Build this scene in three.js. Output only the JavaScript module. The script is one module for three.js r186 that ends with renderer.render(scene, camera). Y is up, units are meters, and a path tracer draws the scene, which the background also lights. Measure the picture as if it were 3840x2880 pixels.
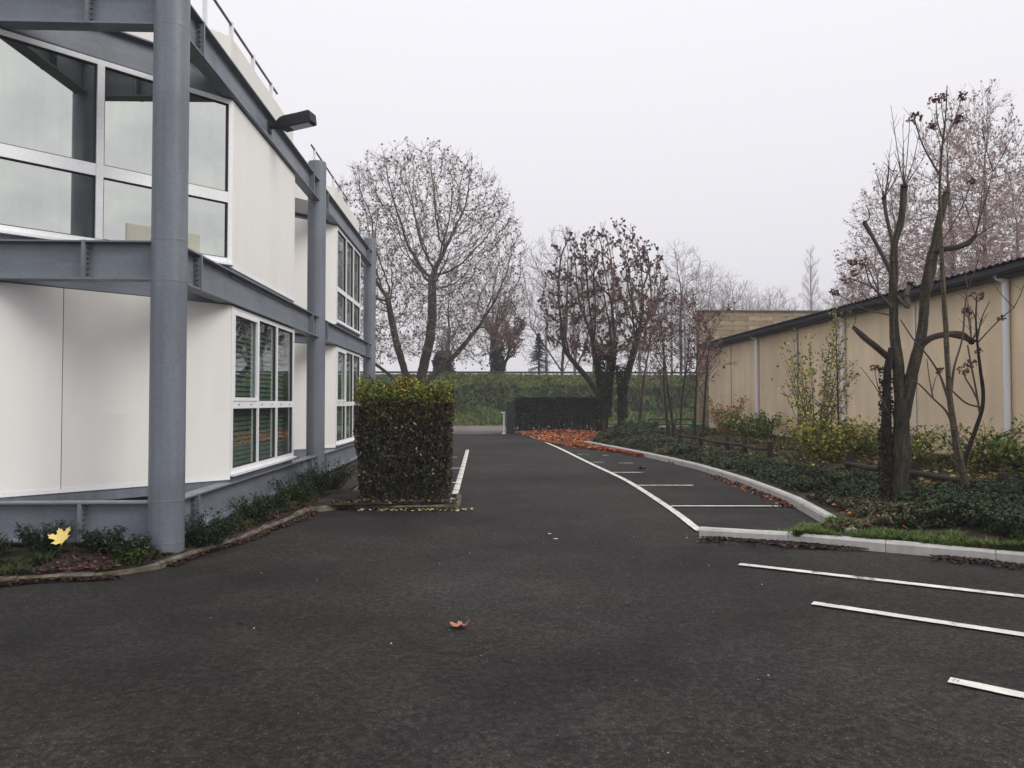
import * as THREE from 'three';
import { mergeGeometries } from 'three/addons/utils/BufferGeometryUtils.js';
import { RoundedBoxGeometry } from 'three/addons/geometries/RoundedBoxGeometry.js';

// ---------------------------------------------------------------- camera, sky, sun, exposure
const scene = new THREE.Scene();
const camera = new THREE.PerspectiveCamera(54.72, 4 / 3, 0.05, 2000);
camera.position.set(0, 1.6, 0);
camera.lookAt(Math.sin(0.03866), 1.6 + Math.tan(0.02524), -Math.cos(0.03866));
const renderer = new THREE.WebGLRenderer({ antialias: true });
renderer.toneMapping = THREE.LinearToneMapping;
renderer.toneMappingExposure = 1.22;
renderer.shadowMap.enabled = true;
{
  const W = 256, H = 128, a = new Float32Array(W * H * 4);
  for (let j = 0; j < H; j++) for (let i = 0; i < W; i++) {
    const e = ((j + 0.5) / H - 0.5) * Math.PI, s = Math.max(0, Math.sin(e));
    const L = 0.695 * (1 + 0.4 * s), k = (j * W + i) * 4;          // an even overcast, a little brighter overhead
    a[k] = L * 0.985; a[k + 1] = L * 0.97; a[k + 2] = L * 1.02; a[k + 3] = 1;
  }
  const t = new THREE.DataTexture(a, W, H, THREE.RGBAFormat, THREE.FloatType);
  t.mapping = THREE.EquirectangularReflectionMapping; t.magFilter = THREE.LinearFilter; t.needsUpdate = true;
  scene.background = t; scene.environment = t;
}
const sun = new THREE.DirectionalLight(0xfffaf3, 1.5);
sun.position.set(44, 40, 8); sun.target.position.set(0, 0, -14);
sun.castShadow = true; sun.shadow.radius = 60; sun.shadow.mapSize.set(2048, 2048);
Object.assign(sun.shadow.camera, { left: -50, right: 50, top: 50, bottom: -50, near: 1, far: 160 });
scene.add(sun, sun.target);
scene.fog = new THREE.FogExp2(0xeeedf2, 0.0015);

// ---------------------------------------------------------------- helpers
function rng(s) { return () => { s |= 0; s = (s + 0x6D2B79F5) | 0; let t = Math.imul(s ^ (s >>> 15), 1 | s); t = (t + Math.imul(t ^ (t >>> 7), 61 | t)) ^ t; return ((t ^ (t >>> 14)) >>> 0) / 4294967296; }; }
const V = (x, y, d) => new THREE.Vector3(x, y, -d);                 // x to the right, y up, d metres ahead
const lerp = THREE.MathUtils.lerp, clamp = THREE.MathUtils.clamp;
const hash = (x, y, s) => { let h = Math.imul(x, 374761393) ^ Math.imul(y, 668265263) ^ Math.imul(s, 2147483647); h = Math.imul(h ^ (h >>> 13), 1274126177); return ((h ^ (h >>> 16)) >>> 0) / 4294967296; };
function vnoise(x, y, s = 0, per = 0) {
  const ix = Math.floor(x), iy = Math.floor(y), fx = x - ix, fy = y - iy, u = fx * fx * (3 - 2 * fx), v = fy * fy * (3 - 2 * fy);
  const w = per ? (n) => ((n % per) + per) % per : (n) => n;
  return lerp(lerp(hash(w(ix), w(iy), s), hash(w(ix + 1), w(iy), s), u), lerp(hash(w(ix), w(iy + 1), s), hash(w(ix + 1), w(iy + 1), s), u), v);
}
function fbm(x, y, s = 0, oct = 4, per = 0) { let a = 0.5, t = 0, n = 0; for (let o = 0; o < oct; o++) { t += a * vnoise(x, y, s + o * 17, per); n += a; a *= 0.5; x *= 2; y *= 2; per *= 2; } return t / n; }
function tex(size, fn, srgb = true, sizeY = size) {
  const a = new Uint8Array(size * sizeY * 4);
  for (let j = 0; j < sizeY; j++) for (let i = 0; i < size; i++) { const c = fn(i / size, j / sizeY, i, j), k = (j * size + i) * 4; a[k] = clamp(c[0], 0, 255); a[k + 1] = clamp(c[1], 0, 255); a[k + 2] = clamp(c[2], 0, 255); a[k + 3] = 255; }
  const t = new THREE.DataTexture(a, size, sizeY); t.wrapS = t.wrapT = THREE.RepeatWrapping; t.magFilter = THREE.LinearFilter; t.minFilter = THREE.LinearMipmapLinearFilter; t.generateMipmaps = true;
  if (srgb) t.colorSpace = THREE.SRGBColorSpace; t.needsUpdate = true; return t;
}
const rep = (t, x, y = x) => { const c = t.clone(); c.repeat.set(x, y); c.needsUpdate = true; return c; };
const lin = (r, g, b) => new THREE.Color().setRGB(r, g, b);
const taken = {};
function numbered(n) { taken[n] = (taken[n] ?? -1) + 1; return taken[n] ? n + '_' + String(taken[n]).padStart(3, '0') : n; }
function tag(o, label, category, group, kind) { o.userData.label = label; if (category) o.userData.category = category; if (group) o.userData.group = group; if (kind) o.userData.kind = kind; return o; }
function thing(name, label, category, group, pos) { const o = new THREE.Group(); o.name = numbered(name); if (pos) o.position.copy(pos); tag(o, label, category, group); scene.add(o); return o; }
function mesh(name, geo, mat, parent) { const m = new THREE.Mesh(geo, mat); m.castShadow = m.receiveShadow = true; m.name = parent ? name : numbered(name); (parent ?? scene).add(m); return m; }
function struct(name, geo, mat, label) { const m = mesh(name, geo, mat); m.userData.kind = 'structure'; m.userData.label = label; m.userData.category = name.split('_').slice(-1)[0]; return m; }
// box with uv in metres
function mbox(w, h, d, x = 0, y = 0, z = 0, ry = 0, off = 0) {
  const g = new THREE.BoxGeometry(w, h, d), uv = g.attributes.uv, dims = [[d, h], [d, h], [w, d], [w, d], [w, h], [w, h]];
  for (let i = 0; i < uv.count; i++) { const q = dims[i >> 2]; uv.setXY(i, uv.getX(i) * q[0] + off, uv.getY(i) * q[1] + off * 0.7); }
  if (ry) g.rotateY(ry); g.translate(x, y, z); return g;
}
class GB {                                                         // collects triangles into one geometry
  constructor() { this.p = []; this.n = []; this.c = []; this.u = []; this.i = []; }
  v(p, n, c, u = 0, w = 0) { this.p.push(p.x, p.y, p.z); this.n.push(n.x, n.y, n.z); this.c.push(c[0], c[1], c[2]); this.u.push(u, w); return this.p.length / 3 - 1; }
  tube(pts, rs, sides, col, rough = 0, rnd = Math.random) {
    let len = 0, prev = -1; const T = new THREE.Vector3(), A = new THREE.Vector3(), B = new THREE.Vector3(), N = new THREE.Vector3(), Q = new THREE.Vector3();
    T.subVectors(pts[pts.length - 1], pts[0]).normalize();
    const ref = Math.abs(T.y) > 0.8 ? new THREE.Vector3(1, 0, 0.2).normalize() : new THREE.Vector3(0, 1, 0);
    for (let k = 0; k < pts.length; k++) {
      const a = pts[Math.max(0, k - 1)], b = pts[Math.min(pts.length - 1, k + 1)];
      T.subVectors(b, a).normalize(); A.crossVectors(ref, T).normalize(); B.crossVectors(T, A);
      if (k) len += pts[k].distanceTo(pts[k - 1]);
      const at = this.p.length / 3;
      for (let s = 0; s <= sides; s++) {
        const w = (s % sides) / sides * Math.PI * 2, rr = rs[k] * (1 + (rough ? rough * (vnoise(s % sides * 1.3 + 5, len * 5 + rs[0] * 90, 3) - 0.5) * 2 : 0));
        N.copy(A).multiplyScalar(Math.cos(w)).addScaledVector(B, Math.sin(w)); Q.copy(pts[k]).addScaledVector(N, rr);
        this.v(Q, N, col, s / sides * Math.max(0.06, rs[0] * 6.28), len);
      }
      if (prev >= 0) for (let s = 0; s < sides; s++) { const a0 = prev + s, b0 = at + s; this.i.push(a0, a0 + 1, b0, a0 + 1, b0 + 1, b0); }
      prev = at;
    }
    const c = this.v(pts[pts.length - 1], T, col, 0, len); for (let s = 0; s < sides; s++) this.i.push(prev + s, prev + s + 1, c);
  }
  leaf(p, size, col, rnd, flat = 0, width = 0.62) {                  // a folded leaf: two triangles
    const a = new THREE.Vector3(rnd() - 0.5, (rnd() - 0.5) * (1 - flat), rnd() - 0.5).normalize(), q = new THREE.Vector3(rnd() - 0.5, rnd() - 0.5 + flat * 3, rnd() - 0.5).normalize();
    const b = new THREE.Vector3().crossVectors(a, q).normalize(), n = new THREE.Vector3().crossVectors(b, a).normalize(), s = size * (0.7 + rnd() * 0.6);
    const P = (x, y, z) => p.clone().addScaledVector(a, x * s).addScaledVector(b, y * s * width).addScaledVector(n, z * s);
    const n1 = n.clone().addScaledVector(b, 0.4).normalize(), n2 = n.clone().addScaledVector(b, -0.4).normalize();
    const i0 = this.v(P(-0.5, 0, 0), n, col), i1 = this.v(P(0, 0.5, 0.15), n2, col), i2 = this.v(P(0.5, 0, 0), n, col), i3 = this.v(P(0, -0.5, 0.15), n1, col);
    this.i.push(i0, i1, i2, i0, i2, i3);
  }
  geo() {
    const g = new THREE.BufferGeometry();
    g.setAttribute('position', new THREE.BufferAttribute(new Float32Array(this.p), 3)); g.setAttribute('normal', new THREE.BufferAttribute(new Float32Array(this.n), 3));
    g.setAttribute('color', new THREE.BufferAttribute(new Float32Array(this.c), 3)); g.setAttribute('uv', new THREE.BufferAttribute(new Float32Array(this.u), 2));
    g.setIndex(this.i); return g;
  }
}
// sheet of rows: row(j) -> [z, x0, x1]; uv in metres
function sheet(rows, cols, hFn, colFn) {
  const p = [], u = [], c = [], idx = [];
  rows.forEach(([d, x0, x1], j) => { for (let i = 0; i <= cols; i++) { const x = lerp(x0, x1, i / cols); p.push(x, hFn(x, d, i, j), -d); u.push(x, d); if (colFn) c.push(...colFn(x, d)); } });
  for (let j = 0; j < rows.length - 1; j++) for (let i = 0; i < cols; i++) { const a = j * (cols + 1) + i, b = a + cols + 1; idx.push(a, a + 1, b, a + 1, b + 1, b); }
  const g = new THREE.BufferGeometry(); g.setAttribute('position', new THREE.Float32BufferAttribute(p, 3)); g.setAttribute('uv', new THREE.Float32BufferAttribute(u, 2));
  if (colFn) g.setAttribute('color', new THREE.Float32BufferAttribute(c, 3)); g.setIndex(idx); g.computeVertexNormals(); return g;
}
const along = (poly, d) => { for (let k = 0; k < poly.length - 1; k++) { const [x0, d0] = poly[k], [x1, d1] = poly[k + 1]; if ((d >= d0 && d <= d1) || (d <= d0 && d >= d1)) return lerp(x0, x1, (d - d0) / (d1 - d0 || 1)); } return null; };
function instanced(name, geo, mat, list, parent, label, category) {     // list of {p, s, q, c}
  const m = new THREE.InstancedMesh(geo, mat, list.length), M = new THREE.Matrix4(), S = new THREE.Vector3();
  list.forEach((o, k) => { S.setScalar(o.s); if (o.sy) S.y = o.sy; m.setMatrixAt(k, M.compose(o.p, o.q, S)); m.setColorAt(k, o.c); });
  m.name = parent ? name : numbered(name); m.castShadow = m.receiveShadow = true; m.userData.kind = 'stuff'; if (label) m.userData.label = label; if (category) m.userData.category = category; (parent ?? scene).add(m); return m;
}
const turn = (rnd, tilt = 1) => new THREE.Quaternion().setFromEuler(new THREE.Euler((rnd() - 0.5) * tilt, rnd() * 6.283, (rnd() - 0.5) * tilt, 'YXZ'));
const pick = (rnd, a) => a[Math.floor(rnd() * a.length)];
const shade = (c, k) => [c[0] * k, c[1] * k, c[2] * k];

// ---------------------------------------------------------------- textures and materials
const asphaltTex = tex(1024, (u, v, i, j) => { const f = hash(i, j, 1), m = hash(i >> 1, j >> 1, 2), n = fbm(u * 96, v * 96, 5, 2, 96), b = fbm(u * 6, v * 6, 9, 3, 6); let q = hash(i >> 2, j >> 2, 3), k = 0.5 + (f - 0.5) * 0.26 + (m - 0.5) * 0.42 + (q - 0.5) * 0.3 + (n - 0.5) * 0.8 + (b - 0.5) * 0.3 + (q > 0.992 ? 0.7 : 0); if (m > 0.985) k += 0.8; if (m < 0.03) k -= 0.4; const g = 34 + k * 60; return [g * 1.05, g * 0.985, g * 0.95]; });
const asphaltBump = tex(1024, (u, v, i, j) => { const k = 255 * (0.35 * hash(i, j, 1) + 0.4 * hash(i >> 1, j >> 1, 2) + 0.4 * fbm(u * 96, v * 96, 5, 2, 96)); return [k, k, k]; }, false);
const asphalt = new THREE.MeshPhysicalMaterial({ specularIntensity: 0.4, map: rep(asphaltTex, 1 / 2.6), bumpMap: rep(asphaltBump, 1 / 2.6), bumpScale: 0.009, roughness: 0.78, vertexColors: true });
const mottleTex = tex(512, (u, v) => { const k = 245 + 8 * (fbm(u * 5, v * 5, 21, 5, 5) - 0.5) + 16 * (fbm(u * 60, v * 60, 22, 2, 60) - 0.5); return [k, k, k]; });
const streakTex = tex(512, (u, v) => { const s = fbm(u * 22, v * 1, 31, 3, 22), b = fbm(u * 4, v * 3, 32, 4, 4); const k = 246 - 8 * Math.max(0, s - 0.5) - 18 * Math.max(0, b - 0.5); return [k, k - 1, k - 4]; });
const steelRough = tex(256, (u, v) => { const k = 150 + 70 * (fbm(u * 8, v * 8, 41, 4, 8) - 0.5); return [k, k, k]; }, false);
const steelTex = tex(512, (u, v) => { const b = fbm(u * 3, v * 3, 43, 5, 3), s = fbm(u * 40, v * 2, 45, 2, 40), f = fbm(u * 90, v * 90, 46, 2, 90); const k = 226 + 52 * (b - 0.5) + 26 * (s - 0.5) + 22 * (f - 0.5); return [k, k, k + 1]; });
const steel = new THREE.MeshStandardMaterial({ color: lin(0.2, 0.225, 0.262), map: rep(steelTex, 0.5), roughness: 0.8, roughnessMap: rep(steelRough, 0.7) });
const boltMat = new THREE.MeshStandardMaterial({ color: lin(0.09, 0.1, 0.115), roughness: 0.6 });
const panelMats = [0, 1, 2].map((k) => new THREE.MeshStandardMaterial({ color: lin(0.88 - 0.012 * k, 0.875 - 0.012 * k, 0.865 - 0.014 * k), map: rep(streakTex, 0.4, 0.33), roughness: 0.5 }));
const alu = new THREE.MeshStandardMaterial({ color: lin(0.92, 0.925, 0.95), map: rep(mottleTex, 0.8), roughness: 0.42 });
const seal = new THREE.MeshStandardMaterial({ color: lin(0.03, 0.03, 0.032), roughness: 0.8 });
const clearGlass = new THREE.MeshPhysicalMaterial({ color: lin(0.72, 0.82, 0.76), roughness: 0.02, metalness: 0, transmission: 1, thickness: 0, ior: 2.6 });
const grimeTex = tex(512, (u, v) => { const b = fbm(u * 3, v * 3, 171, 5, 3), s = fbm(u * 26, v * 2, 172, 3, 26); const k = 0.96 + 0.13 * (b - 0.5) + 0.03 * (s - 0.5); return [226 * k, 228 * k, 222 * k * (1 - 0.1 * Math.max(0, b - 0.55))]; });
const solarGlass = new THREE.MeshPhysicalMaterial({ color: lin(0.86, 0.88, 0.875), map: rep(grimeTex, 0.8), roughness: 0.025, metalness: 1 });
const slatMat = new THREE.MeshStandardMaterial({ color: lin(0.14, 0.185, 0.155), roughness: 0.55 });
const slabMat = new THREE.MeshStandardMaterial({ color: lin(0.2, 0.2, 0.2), roughness: 0.9 });
const soilTex = tex(512, (u, v, i, j) => { const b = fbm(u * 8, v * 8, 51, 4, 8), f = fbm(u * 80, v * 80, 52, 2, 80), m = hash(i >> 2, j >> 2, 53); const k = 0.55 + 0.9 * (b - 0.5) + 0.8 * (f - 0.5); return [70 * k + (m > 0.9 ? 26 : 0), 60 * k + (m > 0.9 ? 12 : 0), 46 * k]; });
const soil = new THREE.MeshStandardMaterial({ map: rep(soilTex, 0.6), roughness: 1, bumpMap: rep(soilTex, 0.6), bumpScale: 0.03 });
const grassTex = tex(1024, (u, v) => { const b = fbm(u * 6, v * 6, 61, 4, 6), f = fbm(u * 110, v * 110, 62, 2, 110), y = fbm(u * 14, v * 14, 63, 3, 14); const k = 0.7 + 0.8 * (f - 0.5) + 0.5 * (b - 0.5); return [(92 + 50 * (y - 0.4)) * k, (122 + 20 * (b - 0.5)) * k, 56 * k]; });
const lawn = new THREE.MeshStandardMaterial({ map: rep(grassTex, 1 / 7), roughness: 1, bumpMap: rep(grassTex, 1 / 7), bumpScale: 0.05 });
const stoneTex = tex(512, (u, v, i, j) => { const b = fbm(u * 6, v * 6, 71, 4, 6), f = hash(i, j, 72) * 0.5 + hash(i >> 1, j >> 1, 73) * 0.5, moss = fbm(u * 5, v * 5, 74, 3, 5); const k = 0.8 + 0.45 * (b - 0.5) + 0.3 * (f - 0.5), g = clamp((moss - 0.56) * 5, 0, 0.75); return [(172 - 80 * g) * k, (160 - 66 * g) * k, (140 - 90 * g) * k]; });
const oldStone = new THREE.MeshStandardMaterial({ map: rep(stoneTex, 1.1), color: lin(0.52, 0.52, 0.53), roughness: 0.95, bumpMap: rep(stoneTex, 1.1), bumpScale: 0.012 });
const concTex = tex(512, (u, v, i, j) => { const b = fbm(u * 4, v * 4, 81, 5, 4), f = hash(i, j, 82), s = fbm(u * 3, v * 30, 83, 3, 3); const k = 0.9 + 0.22 * (b - 0.5) + 0.1 * (f - 0.5) + 0.1 * (s - 0.5); return [214 * k, 212 * k, 206 * k]; });
const concrete = new THREE.MeshStandardMaterial({ map: rep(concTex, 0.9), color: lin(0.92, 0.92, 0.92), roughness: 0.9, bumpMap: rep(concTex, 0.9), bumpScale: 0.006 });
const barkTex = tex(512, (u, v) => { const f = fbm(u * 18, v * 5, 91, 4, 18), b = fbm(u * 4, v * 4, 92, 4, 4), r = fbm(u * 6, v * 40, 93, 2, 6); const k = 0.75 + 0.9 * (f - 0.5) + 0.5 * (b - 0.5) - (r > 0.66 ? 0.25 : 0), g = clamp((b - 0.5) * 3, 0, 1); return [150 * k - 14 * g, 142 * k, 132 * k - 26 * g]; });
const bark = new THREE.MeshStandardMaterial({ map: rep(barkTex, 1.2, 0.9), vertexColors: true, roughness: 0.95, bumpMap: rep(barkTex, 1.2, 0.9), bumpScale: 0.035 });
const twigMat = new THREE.MeshPhysicalMaterial({ vertexColors: true, roughness: 0.9, specularIntensity: 0.3 });
const leafMat = new THREE.MeshPhysicalMaterial({ color: 0xffffff, roughness: 0.75, specularIntensity: 0.4 });
const glossLeaf = new THREE.MeshPhysicalMaterial({ color: 0xffffff, roughness: 0.5, specularIntensity: 0.4 });
const paintTex = tex(512, (u, v, i, j) => { const b = fbm(u * 9, v * 9, 101, 4, 9), f = hash(i, j, 102) * 0.5 + hash(i >> 1, j >> 1, 103) * 0.5; const k = 0.93 + 0.22 * (b - 0.5) + 0.16 * (f - 0.5) - (f > 0.9 ? 0.3 : 0); return [232 * k, 230 * k, 222 * k]; });
const paintWear = tex(512, (u, v, i, j) => { const b = fbm(u * 10, v * 10, 104, 4, 10), f = hash(i >> 1, j >> 1, 105); const k = (b * 0.75 + f * 0.25) > 0.3 ? 255 : 0; return [k, k, k]; }, false);
const paintWorn = tex(512, (u, v, i, j) => { const b = fbm(u * 10, v * 10, 106, 4, 10), f = hash(i >> 1, j >> 1, 107); const k = (b * 0.72 + f * 0.28) > 0.43 ? 255 : 0; return [k, k, k]; }, false);
const paint = new THREE.MeshStandardMaterial({ map: rep(paintTex, 1), alphaMap: rep(paintWear, 1), alphaTest: 0.5, roughness: 0.75 });
const paintOld = new THREE.MeshStandardMaterial({ map: rep(paintTex, 1), alphaMap: rep(paintWorn, 1), alphaTest: 0.5, roughness: 0.8 });

// ---------------------------------------------------------------- ground, roads, kerbs, markings
const kerbL = [[-9, 6.1], [-6.4, 6.3], [-4.257, 6.757], [-3.836, 6.859], [-3.4, 6.966], [-3.16, 7.2], [-3.04, 7.6], [-2.961, 8.033], [-2.758, 8.852], [-2.606, 10.018], [-2.46, 11.28], [-0.42, 11.24], [-0.4, 12.7], [-2.2, 12.8], [-2.25, 22.5]];
const kerbB = [[3.9, 28.6], [4.221, 26.347], [4.826, 21.614], [5.137, 17.925], [5.082, 14.518], [4.881, 11.796], [4.453, 9.451], [4.25, 8.6]];
const kerbA = [[2.571, 8.796], [3.475, 8.41], [4.279, 7.9], [5.369, 7.212], [7.4, 5.9], [10.2, 4.1]];
struct('ground', (() => { const g = new THREE.PlaneGeometry(420, 300, 1, 1); g.rotateX(-Math.PI / 2); g.translate(0, -0.03, -110); const uv = g.attributes.uv; for (let i = 0; i < uv.count; i++) uv.setXY(i, uv.getX(i) * 420, uv.getY(i) * 300); return g; })(), lawn, 'flat grassy land round the car park out to the horizon');
{
  const rows = []; for (let d = -9; d <= 38.6; d += d < 14 ? 0.1 : 0.4) rows.push([d, -14, 11]);
  // colour patches of old and newer asphalt, faint swept arcs left by turning tyres, damp-dark stains with edges
  const col = (x, d) => {
    let k = 0.44 + 0.55 * (fbm(x * 0.45 + 9, d * 0.45, 111, 4) - 0.5) + 0.2 * (fbm(x * 2.6, d * 2.6, 112, 3) - 0.5);
    const r = Math.hypot(x - 7.5, d + 3.5), w = fbm(x * 0.7, d * 0.7, 113, 3);
    k += 0.13 * (vnoise(r * 1.7 + w * 2.2, 3, 114) - 0.5) * (0.4 + w);
    const st = Math.hypot((x - 2.95) / 0.75, (d - 8.1) / 0.28) + 0.9 * (fbm(x * 5, d * 5, 115, 3) - 0.5); if (st < 0.85) k *= 0.62;
    const t = fbm(x * 0.8 + 30, d * 0.8, 116, 3); return [k * (1 + 0.2 * (t - 0.5)), k, k * (1 - 0.06 * (t - 0.5))];
  };
  struct('parking_asphalt', sheet(rows, 230, (x, d) => 0.012 * (fbm(x * 0.25, d * 0.25, 117, 2) - 0.5) * (d > 1 && d < 36 ? 1 : 0) - 0.006, col), asphalt, 'dark grey asphalt of the car park with worn patches');
}
const paving = new THREE.MeshStandardMaterial({ map: rep(asphaltTex, 1 / 2.2), color: lin(2.0, 1.72, 1.62), roughness: 0.95 });
const streetMat = new THREE.MeshStandardMaterial({ map: rep(asphaltTex, 1 / 3), color: lin(3.1, 3.0, 2.95), roughness: 0.95 });
struct('sidewalk', sheet([[38.6, -60, 70], [40.4, -60, 70], [42.6, -60, 70]], 60, () => 0.005), paving, 'reddish brown sidewalk strip across the car park exit');
struct('street', sheet([[42.6, -80, 90], [47, -80, 90], [51.6, -80, 90]], 60, () => -0.004), streetMat, 'pale grey street running below the grass embankment');
// grass embankment with a flat crest
const embH = (x, d) => { const n = 0.25 * (fbm(x * 0.2, d * 0.2, 121, 3) - 0.5); return d < 51.6 ? 0 : d < 53 ? 0.1 * (d - 51.6) / 1.4 : d < 60 ? 0.1 + 3.7 * THREE.MathUtils.smoothstep(d, 52.5, 60.2) + n * 0.6 : 3.8 + n * 0.4; };
{
  const rows = []; for (let d = 51.6; d <= 66; d += 0.45) rows.push([d, -90, 100]); for (let d = 70; d <= 250; d += 16) rows.push([d, -170, 190]);
  const g = sheet(rows, 200, (x, d) => embH(x, d) - (d < 51.7 ? 0.012 : 0), (x, d) => { const b = fbm(x * 0.35, d * 0.6, 122, 4), w = fbm(x * 1.3, d * 1.3, 123, 3), k = 0.5 + 1.1 * b * w * 1.4; const dry = clamp((b - 0.52) * 4, 0, 0.6); return [k * (1 + 0.35 * dry), k, k * (1 - 0.2 * dry)]; });
  const m = lawn.clone(); m.vertexColors = true; struct('embankment', g, m, 'grass covered embankment rising behind the car park');
}
function kerb(name, poly, w, h, step, mat, label, seed) {
  const rnd = rng(seed), root = new THREE.Group(); root.name = numbered(name); tag(root, label, 'kerb', null, 'structure'); scene.add(root);
  const c = new THREE.CatmullRomCurve3(poly.map(([x, d]) => V(x, 0, d)), false, 'catmullrom', 0.12), L = c.getLength(), n = Math.round(L / step);
  const q = Math.sign(w), prof = new THREE.Shape([[0, -0.12], [w, -0.12], [w, h - 0.006], [w - 0.012 * q, h], [0.022 * q, h], [0, h - 0.024]].map(([x, y]) => new THREE.Vector2(x, y)));
  for (let k = 0; k < n; k++) {
    const a = c.getPointAt(k / n), b = c.getPointAt((k + 1) / n), l = a.distanceTo(b) - 0.012;
    const g = new THREE.ExtrudeGeometry(prof, { depth: l, bevelEnabled: true, bevelThickness: 0.004, bevelSize: 0.004, bevelSegments: 1, steps: Math.max(1, Math.round(l / 0.25)) });
    const p = g.attributes.position; for (let i = 0; i < p.count; i++) { const s = 0.007 * (rnd() - 0.5) * (mat === oldStone ? 2 : 0.4); p.setY(i, p.getY(i) + (p.getY(i) > 0 ? s : 0)); }
    g.computeVertexNormals(); g.translate(0, 0, 0.006);
    const m = mesh('kerb_stone', g, mat, root); m.position.copy(a); m.position.y += (rnd() - 0.5) * (mat === oldStone ? 0.022 : 0.006); m.rotation.y = Math.atan2(b.x - a.x, b.z - a.z);
  }
  return root;
}
// profile lies to the left of travel direction (+x of the turned frame), so the lists run with the bed on that side
kerb('kerb', kerbL, 0.085, 0.06, 0.62, oldStone, 'low mossy stone kerb round the planting bed of the steel building', 201);
kerb('kerb', [...kerbB].reverse(), -0.13, 0.12, 1.0, concrete, 'pale concrete kerb curving along the shrub bed beside the parking bays', 202);
kerb('kerb', kerbA, 0.13, 0.105, 0.95, concrete, 'pale concrete kerb at the near end of the shrub bed', 203);

function line(pts, w, mat, label, seed) {                            // painted strip with slightly ragged edges
  const rnd = rng(seed), c = new THREE.CatmullRomCurve3(pts.map(([x, d]) => V(x, 0, d)), false, 'catmullrom', pts.length > 2 ? 0.5 : 0), L = c.getLength(), n = Math.max(4, Math.round(L / 0.07));
  const p = [], u = [], idx = []; const o = rnd() * 5;
  for (let k = 0; k <= n; k++) {
    const a = c.getPointAt(k / n), t = c.getTangentAt(k / n), s = [-t.z, t.x];
    for (const e of [-1, 1]) { const q = e * (w / 2 + (rnd() - 0.5) * 0.008); const x = a.x + s[0] * q, z = a.z + s[1] * q; p.push(x, 0.009, z); u.push(x + o, z); }
    if (k) { const b = 2 * k; idx.push(b - 2, b - 1, b, b - 1, b + 1, b); }
  }
  const g = new THREE.BufferGeometry(); g.setAttribute('position', new THREE.Float32BufferAttribute(p, 3)); g.setAttribute('uv', new THREE.Float32BufferAttribute(u, 2)); g.setIndex(idx); g.computeVertexNormals();
  return struct('parking_line', g, mat, label);
}
line([[-0.489, 11.95], [-0.5, 18], [-0.531, 25.2]], 0.11, paint, 'long white line from the hedge along the parking bays of the steel building', 1);
line([[-1.9, 14.96], [-0.55, 14.91]], 0.1, paint, 'short white bay line nearest behind the clipped hedge', 2);
line([[-1.9, 18.19], [-0.55, 18.15]], 0.1, paint, 'second short white bay line behind the clipped hedge', 3);
line([[-1.9, 21.87], [-0.76, 21.83]], 0.1, paint, 'third and farthest short white bay line behind the clipped hedge', 4);
line([[2.25, 35.2], [2.63, 26.96], [2.80, 20], [2.89, 17.05], [2.93, 14.77], [2.83, 11.4], [2.70, 9.2]], 0.105, paint, 'long curving white line from the concrete kerb towards the leaf pile', 5);
line([[2.9, 11.4], [4.1, 11.35], [4.6, 11.33]], 0.085, paint, 'white bay line nearest the pointed end of the concrete kerbs', 6);
line([[2.98, 14.27], [4.05, 14.23]], 0.1, paintOld, 'white bay line, second from the pointed kerb end', 7);
line([[2.95, 16.93], [3.66, 16.9]], 0.1, paintOld, 'worn white bay line, third from the pointed kerb end', 8);
line([[2.88, 19.83], [3.24, 19.82]], 0.1, paintOld, 'worn bay line stub beside the long curving line, nearer of two', 9);
line([[3.58, 19.52], [3.97, 19.5]], 0.1, paintOld, 'worn bay line stub beside the shrub bed kerb, nearer of two', 10);
line([[2.92, 22.85], [3.25, 22.84]], 0.1, paintOld, 'worn bay line stub beside the long curving line, farther of two', 11);
line([[3.6, 22.43], [3.79, 22.42]], 0.1, paintOld, 'worn bay line stub beside the shrub bed kerb, farther of two', 12);
line([[3.1, 26.39], [3.6, 26.37]], 0.11, paintOld, 'worn white bay line at the edge of the leaf pile', 13);
line([[2.66, 9.22], [3.5, 9.0], [4.05, 8.86]], 0.1, paint, 'white line behind the tip of the near concrete kerb', 14);
line([[2.528, 7.28], [4.449, 5.983], [6.4, 4.67]], 0.1, paint, 'slanting white bay line closest to the near concrete kerb', 15);
line([[2.622, 5.856], [3.715, 5.002], [5.6, 3.53]], 0.1, paint, 'middle one of the slanting white bay lines on open asphalt', 16);
line([[2.679, 4.21], [2.943, 3.971], [4.6, 2.47]], 0.1, paint, 'slanting white bay line lowest in the picture', 17);
line([[-1.5, 37.9], [-0.3, 37.95], [0.6, 38.1]], 0.16, paintOld, 'broken white line across the car park exit', 18);

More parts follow.
